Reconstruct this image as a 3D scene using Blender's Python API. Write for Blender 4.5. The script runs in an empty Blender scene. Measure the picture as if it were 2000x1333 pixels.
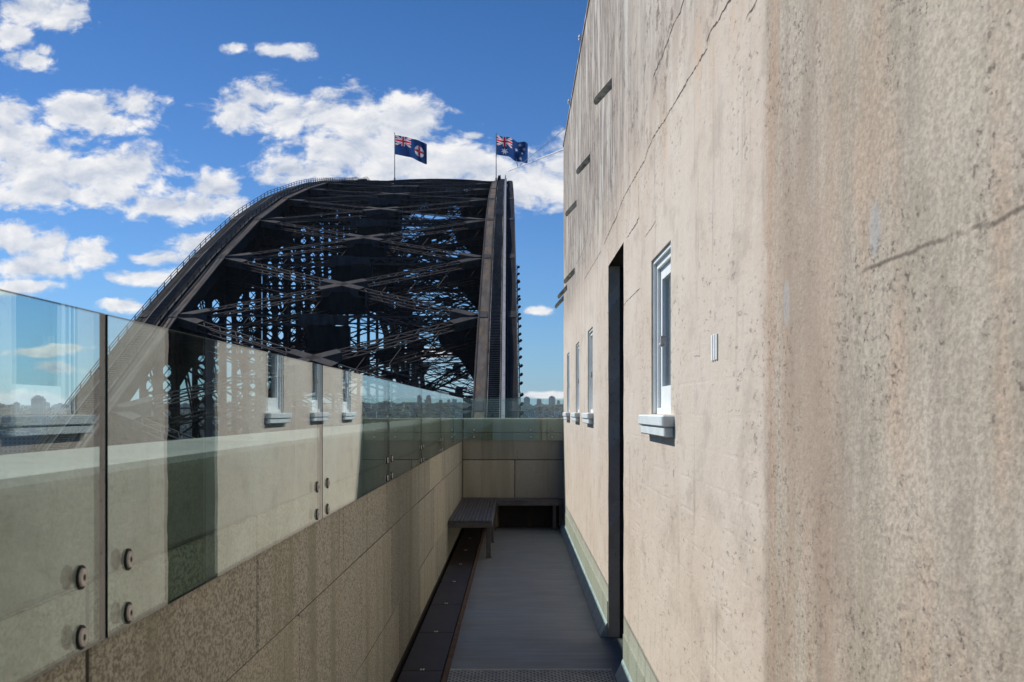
import bpy, math, random
from mathutils import Vector, Matrix
R = math.radians
random.seed(7)
scn = bpy.context.scene
col = scn.collection

# ------------------------------------------------------------------ camera, world, sun, exposure
EYE = 1.6
cam_d = bpy.data.cameras.new("camera")
cam = bpy.data.objects.new("camera", cam_d); col.objects.link(cam)
cam.location = (0, 0, EYE); cam.rotation_euler = (R(90), 0, 0)
cam_d.sensor_width = 36; cam_d.lens = 41.4
cam_d.shift_x = -0.004; cam_d.shift_y = 0.06825
cam_d.clip_start = 0.05; cam_d.clip_end = 40000
cam_d.dof.use_dof = True; cam_d.dof.focus_distance = 9.0; cam_d.dof.aperture_fstop = 13.0
scn.camera = cam

SUN_TO = Vector((-1.0, 0.6, 1.02)).normalized()      # direction towards the sun
sun_d = bpy.data.lights.new("sun", 'SUN'); sun_d.energy = 4.2; sun_d.angle = R(0.5); sun_d.color = (1, .955, .89)
sun = bpy.data.objects.new("sun", sun_d); col.objects.link(sun)
sun.rotation_euler = (-SUN_TO).to_track_quat('-Z', 'Y').to_euler(); sun.location = (-20, 20, 60)
scn.view_settings.view_transform = 'Standard'; scn.view_settings.look = 'None'
scn.view_settings.exposure = 0.38; scn.view_settings.gamma = 1.0; scn.view_settings.use_curve_mapping = False

class NT:
    """small helper for writing node trees"""
    def __init__(s, tree): s.t = tree; s.t.nodes.clear()
    def n(s, typ, ins=None, **props):
        nd = s.t.nodes.new(typ)
        for k, v in props.items(): setattr(nd, k, v)
        for k, v in (ins or {}).items(): s.set(nd.inputs[k], v)
        return nd
    def set(s, sock, v):
        if isinstance(v, bpy.types.Node): v = v.outputs[0]
        if isinstance(v, bpy.types.NodeSocket): s.t.links.new(v, sock)
        else: sock.default_value = v
    def m(s, op, a, b=0.0, c=0.0, clamp=False):
        nd = s.t.nodes.new('ShaderNodeMath'); nd.operation = op; nd.use_clamp = clamp
        s.set(nd.inputs[0], a); s.set(nd.inputs[1], b); s.set(nd.inputs[2], c)
        return nd.outputs[0]
    def vm(s, op, a, b=(0, 0, 0)):
        nd = s.t.nodes.new('ShaderNodeVectorMath'); nd.operation = op
        s.set(nd.inputs[0], a); s.set(nd.inputs[1], b)
        return nd.outputs[0]
    def smooth(s, v, lo, hi, a=0.0, b=1.0):
        nd = s.n('ShaderNodeMapRange', {0: v, 1: lo, 2: hi, 3: a, 4: b}, interpolation_type='SMOOTHSTEP')
        return nd.outputs[0]
    def mix(s, f, a, b, blend='MIX'):
        nd = s.t.nodes.new('ShaderNodeMix'); nd.data_type = 'RGBA'; nd.blend_type = blend
        s.set(nd.inputs[0], f); s.set(nd.inputs[6], a); s.set(nd.inputs[7], b)
        return nd.outputs[2]
    def noise(s, vec, scale, detail=4, rough=.55, dist=0.0):
        return s.n('ShaderNodeTexNoise', {'Vector': vec, 'Scale': scale, 'Detail': detail, 'Roughness': rough, 'Distortion': dist}).outputs[0]
    def scale(s, vec, sc):
        return s.vm('MULTIPLY', vec, sc)

w = bpy.data.worlds.new("World"); scn.world = w; w.use_nodes = True
N = NT(w.node_tree)
sky = N.n('ShaderNodeTexSky', sky_type='NISHITA', sun_disc=False)
sky.sun_elevation = math.asin(SUN_TO.z); sky.sun_rotation = math.atan2(SUN_TO.x, SUN_TO.y)
sky.altitude = 100; sky.air_density = 1.0; sky.dust_density = 0.25; sky.ozone_density = 1.5
tc = N.n('ShaderNodeTexCoord').outputs['Generated']
sep = N.n('ShaderNodeSeparateXYZ', {0: tc})
yy = N.m('MAXIMUM', sep.outputs[1], 0.08)
U = N.m('MULTIPLY_ADD', N.m('DIVIDE', sep.outputs[0], yy), 2300, 1008)      # azimuth and elevation as flat coordinates
V = N.m('SUBTRACT', 803, N.m('MULTIPLY', N.m('DIVIDE', sep.outputs[2], yy), 2300))
UV = N.n('ShaderNodeCombineXYZ', {0: U, 1: V, 2: 0.0}).outputs[0]
CL = [(475,222,85,38),(510,190,55,40),(560,228,80,46),(640,225,85,50),(725,240,110,68),(790,262,85,78),(700,300,150,52),(610,335,95,34),
      (850,320,120,62),(760,330,190,46),(960,340,110,52),(1050,350,95,55),(1130,330,80,60),(1010,385,60,34),(925,266,20,9),
      (255,205,60,34),(180,215,95,38),(130,220,75,34),(215,240,85,26),(20,270,95,58),(60,330,150,66),(170,345,120,52),(265,330,75,44),(120,380,200,34),(20,225,60,36),
      (420,365,50,36),(390,400,95,34),(330,405,95,26),(440,405,60,26),
      (20,465,80,34),(100,480,70,36),(160,485,60,26),(60,522,120,24),(180,505,50,18),(310,505,66,16),(400,480,68,22),(420,500,55,24),(285,542,80,16),(380,535,80,20),
      (240,597,52,15),(50,560,70,17),(60,20,95,40),(120,35,60,36),(20,70,50,30),(60,118,52,22),(90,100,24,14),(455,94,26,13),(560,98,58,14),(590,104,34,17),
      (1045,606,30,10),(1070,772,60,8),(60,690,70,10),(130,680,50,8),(110,720,45,14),(60,780,160,16),(1250,420,120,60),(-200,300,180,70),(-330,480,160,40),(-150,620,120,20),
      (820,690,90,12),(700,760,120,10)]
wob = N.n('ShaderNodeTexNoise', {'Vector': N.scale(UV, (1/150, 1/150, 1)), 'Scale': 1.0, 'Detail': 4}).outputs['Color']
warp = N.vm('MULTIPLY', N.vm('SUBTRACT', wob, (.5, .5, .5)), (90, 60, 0))
warp2 = N.vm('MULTIPLY', warp, (.006, .008, 0))
f = None
for cx, cy, rx, ry in CL:
    d = N.n('ShaderNodeVectorMath', operation='LENGTH')
    sc = N.vm('MULTIPLY', N.vm('SUBTRACT', UV, (cx, cy, 0)), (1/rx, 1/ry, 0)); N.set(d.inputs[0], N.vm('ADD', sc, warp2))
    g = N.m('SUBTRACT', 1.0, d.outputs['Value'])
    f = g if f is None else N.n('ShaderNodeMath', {0: f, 1: g, 2: 0.25}, operation='SMOOTH_MAX').outputs[0]
def cloud(off):
    v = N.vm('ADD', N.vm('ADD', UV, off), warp)
    a = N.noise(N.scale(v, (1/95, 1/60, 1)), 1.0, 10, .58, .0)
    return a
n1 = cloud((0, 0, 0)); n2 = cloud((-12, -20, 0))
wisp = N.noise(N.scale(UV, (1/320, 1/130, 1)), 1.0, 5, .6)
n3 = N.noise(N.scale(N.vm('ADD', UV, warp), (1/30, 1/19, 1)), 1.0, 7, .62)
f = N.m('ADD', f, N.m('MULTIPLY', N.m('SUBTRACT', n3, .53), 1.3))
dens = N.m('ADD', N.m('MULTIPLY', f, .9), N.m('MULTIPLY', N.m('SUBTRACT', n1, .47), 2.2))
cov = N.smooth(dens, -0.12, 0.52)
shade = N.m('MULTIPLY_ADD', N.m('SUBTRACT', n1, n2), 2.6, .66)
core = N.smooth(dens, .25, 1.1)
lit = N.m('SUBTRACT', shade, N.m('MULTIPLY', core, .22), clamp=True)
ccol = N.mix(lit, (.50, .57, .70, 1), (1.0, .99, .98, 1))
el = N.n('ShaderNodeMapRange', {0: sep.outputs[2], 1: 0.02, 2: 0.33, 3: 0.0, 4: 1.0}).outputs[0]
skyc = N.mix(1.0, sky, N.mix(el, (.44, .73, 1.20, 1), (.25, .51, .86, 1)), 'MULTIPLY')
bg1 = N.n('ShaderNodeBackground', {0: skyc, 1: 0.073})
bg2 = N.n('ShaderNodeBackground', {0: ccol, 1: 0.74})
front = N.smooth(sep.outputs[1], .1, .3)
covm = N.m('MULTIPLY', N.m('MULTIPLY', cov, .96), front)
covm = N.m('MULTIPLY', covm, N.smooth(sep.outputs[2], -0.01, 0.012))
mixw = N.n('ShaderNodeMixShader', {0: covm, 1: bg1.outputs[0], 2: bg2.outputs[0]})
N.n('ShaderNodeOutputWorld', {0: mixw.outputs[0]})

# ------------------------------------------------------------------ materials
MATS = {}
def newmat(name):
    m = bpy.data.materials.new(name); m.use_nodes = True
    MATS[name] = m
    return NT(m.node_tree)
def finish(N, colr, rough=.8, bump=None, bstr=.3, bdist=.01, metal=0.0, spec=.3):
    ins = {'Base Color': colr, 'Roughness': rough, 'Metallic': metal, 'Specular IOR Level': spec}
    p = N.n('ShaderNodeBsdfPrincipled', ins)
    if bump is not None:
        b = N.n('ShaderNodeBump', {'Height': bump, 'Strength': bstr, 'Distance': bdist}); N.set(p.inputs['Normal'], b.outputs[0])
    N.n('ShaderNodeOutputMaterial', {0: p.outputs[0]})
    return p
def simple(name, c, rough=.6, metal=0.0, var=.15, sc=6, spec=.3, bstr=.15):
    N = newmat(name); pos = N.n('ShaderNodeNewGeometry').outputs['Position']
    a = N.noise(pos, sc, 5); b = N.noise(pos, sc*9, 3)
    k = N.m('ADD', N.m('MULTIPLY', a, .7), N.m('MULTIPLY', b, .3))
    lo = tuple(x*(1-var*1.6) for x in c)+(1,); hi = tuple(min(1, x*(1+var*1.6)) for x in c)+(1,)
    cc = N.mix(N.smooth(k, .3, .7), lo, hi)
    finish(N, cc, rough, b, bstr, .002, metal, spec)
def seppos(N):
    pos = N.n('ShaderNodeNewGeometry').outputs['Position']
    s = N.n('ShaderNodeSeparateXYZ', {0: pos}); return pos, s.outputs[0], s.outputs[1], s.outputs[2]

def plaster(name):
    N = newmat(name); pos, x, y, z = seppos(N)
    big = N.noise(pos, .9, 5); mid = N.noise(pos, 5, 6, .6); fine = N.noise(pos, 45, 6, .7); grit = N.noise(pos, 190, 3, .6)
    strk = N.noise(N.scale(pos, (3, 2.2, .75)), 1.6, 6, .70)
    strk2 = N.noise(N.scale(pos, (3, 6, 1.9)), 1.5, 6, .72)
    c = N.mix(N.smooth(big, .35, .65), (.52, .45, .375, 1), (.555, .50, .425, 1))
    c = N.mix(N.m('MULTIPLY', N.smooth(mid, .45, .75), .30), c, (.60, .565, .51, 1))
    # warm ochre band along the main crack, grey washed run-off above it
    up = N.smooth(z, 2.55, 3.3)
    ochre = N.m('MULTIPLY', N.smooth(N.m('ABSOLUTE', N.m('SUBTRACT', z, 2.95)), .0, .55, .75, 0.0), N.smooth(strk, .45, .7))
    c = N.mix(N.m('MULTIPLY', ochre, .75), c, (.60, .41, .26, 1))
    grey = N.m('MULTIPLY', up, N.smooth(strk, .36, .60))
    c = N.mix(N.m('MULTIPLY', grey, .62), c, (.29, .262, .235, 1))
    top = N.smooth(N.m('ADD', z, N.m('MULTIPLY', y, .05)), 3.1, 4.3)
    c = N.mix(N.m('MULTIPLY', top, .34), c, (.33, .295, .26, 1))
    rag = N.m('MULTIPLY', up, N.smooth(N.noise(N.scale(pos, (1, .9, 1.6)), 4.2, 9, .80), .53, .62))
    c = N.mix(N.m('MULTIPLY', rag, .88), c, (.14, .122, .105, 1))
    far = N.m('MULTIPLY', N.smooth(y, 5.5, 8.5), up)
    c = N.mix(N.m('MULTIPLY', N.m('MULTIPLY', far, N.smooth(strk2, .40, .60)), .85), c, (.17, .152, .138, 1))
    wash = N.m('MULTIPLY', N.smooth(N.noise(N.scale(pos, (1, 3.0, .8)), 1.1, 3), .54, .62), N.smooth(z, 2.9, 3.4))
    c = N.mix(N.m('MULTIPLY', wash, .65), c, (.56, .545, .50, 1))
    low = N.m('MULTIPLY', N.smooth(z, 1.9, .6), N.smooth(strk2, .58, .74))
    c = N.mix(N.m('MULTIPLY', low, .35), c, (.30, .25, .21, 1))
    speck = N.m('MULTIPLY', N.smooth(N.noise(N.scale(pos, (1, .30, .8)), 62, 5, .75), .58, .66), N.smooth(N.noise(N.scale(pos, (1, 1.3, .8)), 1.9, 4), .40, .60))
    c = N.mix(N.m('MULTIPLY', speck, .62), c, (.17, .145, .12, 1))
    blot = N.noise(N.scale(pos, (1, .8, 1.3)), 3.2, 8, .68)
    c = N.mix(N.m('MULTIPLY', N.smooth(blot, .50, .66), .40), c, (.33, .285, .24, 1))
    drip = N.m('MULTIPLY', N.smooth(N.noise(N.scale(pos, (1, 3.2, .45)), 1.5, 5, .70), .55, .70), N.smooth(N.noise(N.scale(pos, (1, 1, .6)), 1.1, 3), .42, .56))
    c = N.mix(N.m('MULTIPLY', drip, .55), c, (.24, .205, .175, 1))
    # faint board or brick courses under the render
    zz = N.m('FRACT', N.m('DIVIDE', N.m('ADD', z, N.m('MULTIPLY', N.noise(N.scale(pos, (1, .4, 1)), 2, 2), .02)), .118))
    crs = N.m('MULTIPLY', N.m('SUBTRACT', 1.0, N.smooth(N.m('ABSOLUTE', N.m('SUBTRACT', zz, .5)), .02, .07)), N.m('MULTIPLY', N.smooth(mid, .42, .6), N.smooth(z, 2.3, 1.2)))
    h = N.m('ADD', N.m('MULTIPLY', fine, .5), N.m('MULTIPLY', grit, .16))
    h = N.m('ADD', h, N.m('MULTIPLY', mid, 1.1))
    h = N.m('SUBTRACT', h, N.m('MULTIPLY', crs, .10))
    h = N.m('SUBTRACT', h, N.m('MULTIPLY', speck, .5))
    cw, hw = c, h
    c = N.mix(N.smooth(strk, .35, .65), (.37, .33, .262, 1), (.50, .445, .365, 1))
    c = N.mix(N.m('MULTIPLY', N.smooth(N.noise(N.scale(pos, (1, 2.2, .6)), 1.3, 3), .5, .66), .5), c, (.52, .36, .26, 1))
    c = N.mix(N.m('MULTIPLY', N.smooth(N.noise(N.scale(pos, (3, 3.2, .5)), 1.7, 4, .6), .48, .64), .34), c, (.21, .185, .16, 1))
    c = N.mix(N.m('MULTIPLY', N.smooth(mid, .5, .72), .35), c, (.55, .50, .43, 1))
    sp = N.m('MULTIPLY', N.smooth(N.noise(N.scale(pos, (1, .55, 1)), 70, 5, .8), .56, .64), N.smooth(N.noise(pos, 2.6, 3), .42, .58))
    c = N.mix(N.m('MULTIPLY', sp, .88), c, (.09, .08, .07, 1))
    grain = N.smooth(N.noise(N.scale(pos, (1, .7, 1)), 95, 5, .75), .40, .60)
    c = N.mix(N.m('MULTIPLY', grain, .46), c, (.20, .175, .14, 1))
    red = N.m('MULTIPLY', N.m('MULTIPLY', N.smooth(y, 2.15, 2.5), N.smooth(N.noise(N.scale(pos, (1, 2.5, .7)), 1.4, 5, .6), .38, .58)), .5)
    c = N.mix(red, c, (.36, .265, .20, 1))
    jt = N.m('ADD', z, N.m('MULTIPLY', N.m('SUBTRACT', N.noise(N.scale(pos, (1, 1, .2)), 7, 6, .7), .5), .035))
    jd = N.m('ABSOLUTE', N.m('SUBTRACT', jt, 1.862))
    jm = N.m('MULTIPLY', N.smooth(y, 2.35, 2.1), N.smooth(N.noise(pos, 5, 3), .40, .52))
    c = N.mix(N.m('MULTIPLY', N.m('MULTIPLY', N.m('SUBTRACT', 1.0, N.smooth(jd, .001, .006)), jm), .75), c, (.10, .085, .07, 1))
    cb = N.m('MULTIPLY', N.m('MULTIPLY', N.smooth(jd, .045, .0), N.smooth(N.noise(pos, 42, 6, .8), .54, .62)), N.smooth(y, 2.1, 1.7))
    c = N.mix(N.m('MULTIPLY', cb, .7), c, (.09, .08, .065, 1))
    # two bluish grey scrapes
    for (y0, z0, hh) in ((2.135, 1.93, .055), (2.83, 1.86, .06)):
        e = N.m('ADD', N.m('POWER', N.m('DIVIDE', N.m('SUBTRACT', y, y0), .036), 2), N.m('POWER', N.m('DIVIDE', N.m('SUBTRACT', z, z0), hh), 2))
        c = N.mix(N.m('MULTIPLY', N.m('SUBTRACT', 1.0, N.smooth(e, .5, 1.2)), .55), c, (.36, .37, .37, 1))
    h = N.m('ADD', N.m('MULTIPLY', fine, .6), N.m('MULTIPLY', grit, .3)); h = N.m('ADD', h, N.m('MULTIPLY', mid, .6)); h = N.m('SUBTRACT', h, N.m('MULTIPLY', sp, .5))
    edge = N.m('ADD', y, N.m('MULTIPLY', N.m('SUBTRACT', N.noise(pos, 9, 5, .7), .5), .16))
    k = N.smooth(edge, 3.13, 3.01)
    c = N.mix(k, cw, c)
    hh = N.m('ADD', N.m('MULTIPLY', hw, N.m('SUBTRACT', 1.0, k)), N.m('MULTIPLY', h, k))
    finish(N, c, .93, hh, .6, .011, 0, .12)
plaster('plaster')

def granite(name, a=(.235, .19, .145), b=(.36, .30, .235), stain=(.16, .165, .12)):
    N = newmat(name); pos, x, y, z = seppos(N)
    sp = N.noise(N.scale(pos, (1, .6, 1)), 125, 4, .75); big = N.noise(pos, 1.3, 4)
    isl = N.n('ShaderNodeNewGeometry').outputs['Random Per Island']
    v = N.n('ShaderNodeTexVoronoi', {'Vector': pos, 'Scale': 130.0}).outputs['Distance']
    c = N.mix(N.smooth(sp, .42, .57), a+(1,), b+(1,))
    c = N.mix(N.m('MULTIPLY', N.smooth(v, .28, .12), .35), c, (.07, .06, .05, 1))
    st = N.noise(N.scale(pos, (4, 4, .35)), 1.3, 5, .6)
    c = N.mix(N.m('MULTIPLY', N.smooth(st, .47, .66), .6), c, stain+(1,))
    c = N.mix(N.m('MULTIPLY', N.smooth(big, .55, .7), .3), c, (.40, .32, .24, 1))
    c = N.mix(N.m('MULTIPLY', N.smooth(isl, .25, .9), .30), c, tuple(x*.62 for x in a)+(1,)); c = N.mix(N.m('MULTIPLY', N.smooth(isl, .5, .0), .22), c, (b[0]*1.08, b[1]*.98, b[2]*.86, 1))
    dk = N.noise(N.scale(pos, (9, 9, .5)), 1.0, 5, .7)
    c = N.mix(N.m('MULTIPLY', N.smooth(dk, .58, .72), .5), c, (.12, .10, .075, 1))
    finish(N, c, .9, N.m('ADD', sp, N.m('MULTIPLY', N.noise(pos, 12, 4), .8)), .4, .004, 0, .15)
granite('granite', (.21, .202, .165), (.50, .475, .40), (.22, .225, .16)); granite('coping_stone', (.27, .27, .24), (.38, .38, .34), (.22, .24, .21)); granite('plinth_stone', (.42, .385, .315), (.56, .515, .43), (.32, .31, .25))

N = newmat('deck_paint'); pos, x, y, z = seppos(N)
a = N.noise(N.scale(pos, (1.5, 14, 1)), 1.2, 6, .65); b = N.noise(pos, 2.1, 4); g = N.noise(pos, 120, 2)
c = N.mix(N.smooth(a, .35, .7), (.135, .148, .152, 1), (.19, .205, .208, 1)); c = N.mix(N.m('MULTIPLY', N.smooth(b, .5, .75), .4), c, (.155, .15, .155, 1))
c = N.mix(N.m('MULTIPLY', N.smooth(N.noise(N.scale(pos, (2, 9, 1)), 2.3, 5, .7), .62, .72), .5), c, (.10, .105, .11, 1))
dd = N.m('ADD', x, N.m('MULTIPLY', N.m('SUBTRACT', N.noise(pos, 3.5, 6, .7), .5), .16))
c = N.mix(N.m('MULTIPLY', N.m('MAXIMUM', N.smooth(dd, -.30, -.41), N.smooth(dd, .50, .62)), .45), c, (.07, .068, .06, 1))
c = N.mix(N.m('MULTIPLY', N.smooth(N.noise(pos, 5.5, 8, .75), .56, .66), .35), c, (.22, .22, .215, 1))
c = N.mix(N.m('MULTIPLY', N.smooth(N.noise(N.scale(pos, (1, .6, 1)), 16, 5, .8), .62, .70), .4), c, (.07, .07, .07, 1))
finish(N, c, N.m('MULTIPLY_ADD', b, .3, .38), N.m('ADD', g, a), .2, .003, 0, .35)
simple('coving_paint', (.40, .46, .46), .6, var=.14, sc=5, bstr=.2)
simple('white_paint', (.74, .78, .77), .45, var=.05, sc=8)
simple('sill_paint', (.60, .66, .665), .5, var=.06, sc=8)
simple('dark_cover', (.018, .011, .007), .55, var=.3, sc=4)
simple('rust_strip', (.075, .042, .025), .8, var=.35, sc=9)
simple('bench_metal', (.085, .08, .085), .5, metal=.3, var=.15, sc=10)
simple('grate_metal', (.34, .35, .36), .5, metal=.1, var=.15, sc=10)
simple('shadow_pit', (.003, .003, .003), .9)  # near-black colour standing in for shade in the gutter and below the grate
simple('bolt_steel', (.58, .54, .50), .55, metal=.0, var=.15, sc=60)
simple('rubber', (.018, .018, .018), .7)
simple('bracket_metal', (.34, .33, .26), .6, metal=.15, var=.4, sc=25)
simple('crack_dark', (.07, .058, .048), .95)
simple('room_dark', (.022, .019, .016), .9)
simple('door_reveal', (.034, .030, .026), .9, var=.4, sc=5, bstr=.6)  # near-black: the shadow inside the door recess is put into this colour
simple('mortar', (.045, .04, .033), .95)
simple('curtain', (.30, .38, .37), .8, var=.1)
simple('pole_white', (.70, .70, .68), .4)
simple('asphalt', (.05, .05, .05), .9)
simple('flag_blue', (.018, .075, .20), .8, var=.12, sc=.6); simple('flag_red', (.62, .03, .06), .8, var=.05); simple('flag_white', (.78, .76, .74), .8, var=.03); simple('flag_gold', (.6, .4, .08), .8, var=.03)
for nm, c_ in (('flag_blue', (.015, .06, .20)), ('flag_red', (.70, .02, .06)), ('flag_white', (.85, .84, .84))):
    N = NT(MATS[nm].node_tree); d_ = N.n('ShaderNodeBsdfDiffuse', {0: c_+(1,)}); t_ = N.n('ShaderNodeBsdfTranslucent', {0: c_+(1,)})
    N.n('ShaderNodeOutputMaterial', {0: N.n('ShaderNodeMixShader', {0: .5, 1: d_.outputs[0], 2: t_.outputs[0]}).outputs[0]})
simple('pole_steel', (.22, .23, .24), .5)

def steelmat(name, a, b, rust, amt):
    N = newmat(name); pos, x, y, z = seppos(N)
    s1 = N.noise(N.scale(pos, (1, .12, .35)), 1.6, 6, .65); s2 = N.noise(pos, .22, 4)
    c = N.mix(N.smooth(s1, .35, .65), a+(1,), b+(1,))
    c = N.mix(N.m('MULTIPLY', N.smooth(N.noise(N.scale(pos, (1.2, .2, .4)), 1.3, 5, .7), .46, .66), amt), c, rust+(1,))
    c = N.mix(N.m('MULTIPLY', N.smooth(s2, .5, .7), .3), c, a+(1,))
    finish(N, c, .7, s1, .1, .01, 0, .1)
steelmat('steel', (.009, .009, .011), (.020, .020, .021), (.028, .022, .018), .3)  # near-black: shade on the bridge steel is put into this colour
steelmat('steel_flange', (.075, .070, .064), (.13, .118, .105), (.19, .125, .075), .95)  # sunlit tone of the flange plates put into the colour, plus rust
steelmat('steel_tread', (.16, .155, .15), (.26, .25, .24), (.2, .15, .11), .4)
steelmat('steel_lit', (.042, .040, .042), (.070, .067, .068), (.075, .06, .046), .3)  # paler copy of the bridge steel for members that catch the sun
simple('steel_pipe', (.33, .33, .35), .5)

# toughened glass: mirror on both faces by Fresnel, tinted see-through for the rest
N = newmat('glass')
bf = N.n('ShaderNodeNewGeometry').outputs['Backfacing']
ior = N.m('ADD', 1.52, N.m('MULTIPLY', bf, 1/1.52-1.52))
fr = N.n('ShaderNodeFresnel', {'IOR': ior})
tr = N.n('ShaderNodeBsdfTransparent', {0: (.86, .945, .93, 1)}); gl = N.n('ShaderNodeBsdfGlossy', {'Color': (.98, 1, .99, 1), 'Roughness': 0.0})
pos = N.n('ShaderNodeNewGeometry').outputs['Position']
bmp = N.n('ShaderNodeBump', {'Height': N.noise(pos, 1.7, 2), 'Strength': .012, 'Distance': .02}); N.set(gl.inputs['Normal'], bmp.outputs[0])
mx = N.n('ShaderNodeMixShader', {0: fr.outputs[0], 1: tr.outputs[0], 2: gl.outputs[0]})
dust = N.m('MULTIPLY', N.smooth(N.noise(N.scale(pos, (1, 3, .8)), 4, 7, .7), .42, .75), .035)
dust = N.m('ADD', dust, N.m('MULTIPLY', N.smooth(N.noise(pos, 55, 3, .7), .66, .74), .05))
df = N.n('ShaderNodeBsdfDiffuse', {0: (.6, .6, .56, 1)})
mx = N.n('ShaderNodeMixShader', {0: dust, 1: mx.outputs[0], 2: df.outputs[0]})
N.n('ShaderNodeOutputMaterial', {0: mx.outputs[0]})
N = newmat('glass_edge')
finish(N, (.012, .022, .024, 1), .5, None, spec=.15)
N = newmat('pane_glass')
tr = N.n('ShaderNodeBsdfTransparent', {0: (.80, .88, .87, 1)}); gl = N.n('ShaderNodeBsdfGlossy', {'Color': (1, 1, 1, 1), 'Roughness': 0.02})
mx = N.n('ShaderNodeMixShader', {0: N.n('ShaderNodeFresnel', {'IOR': 1.6}).outputs[0], 1: tr.outputs[0], 2: gl.outputs[0]})
N.n('ShaderNodeOutputMaterial', {0: mx.outputs[0]})

N = newmat('water'); pos, x, y, z = seppos(N)
finish(N, (.02, .045, .055, 1), .12, N.noise(pos, .08, 6, .6), .5, 1.0, 0, .5)
N = newmat('land'); pos, x, y, z = seppos(N)
a = N.noise(pos, .012, 6, .7); b = N.noise(pos, .05, 4, .7)
c = N.mix(N.smooth(a, .4, .6), (.022, .035, .022, 1), (.045, .055, .035, 1)); c = N.mix(N.m('MULTIPLY', N.smooth(b, .58, .64), .8), c, (.22, .17, .14, 1))
finish(N, c, .95, b, .8, 8.0, 0, .1)
N = newmat('foliage'); pos, x, y, z = seppos(N)
a = N.noise(pos, .05, 5, .7); c = N.mix(N.smooth(a, .35, .65), (.02, .035, .02, 1), (.05, .07, .035, 1)); finish(N, c, .95, None)

def facade(name, wallc, glassc, sw, sh):
    """distant tower block: storeys and bays of windows"""
    N = newmat(name); pos, x, y, z = seppos(N)
    h = N.m('FRACT', N.m('DIVIDE', N.m('ADD', x, N.m('MULTIPLY', y, .37)), sw)); v = N.m('FRACT', N.m('DIVIDE', z, sh))
    mask = N.m('MULTIPLY', N.m('MULTIPLY', N.m('GREATER_THAN', h, .3), N.m('LESS_THAN', h, .85)), N.m('MULTIPLY', N.m('GREATER_THAN', v, .35), N.m('LESS_THAN', v, .85)))
    c = N.mix(mask, wallc+(1,), glassc+(1,)); finish(N, c, .7, None)
facade('tower_pale', (.42, .42, .40), (.07, .09, .11), 4.5, 3.4)
facade('tower_grey', (.22, .23, .24), (.05, .07, .09), 4.0, 3.6)
facade('tower_brown', (.20, .13, .10), (.05, .05, .06), 5.0, 3.2)
facade('tower_glass', (.09, .11, .13), (.05, .08, .11), 3.0, 3.8)

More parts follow.
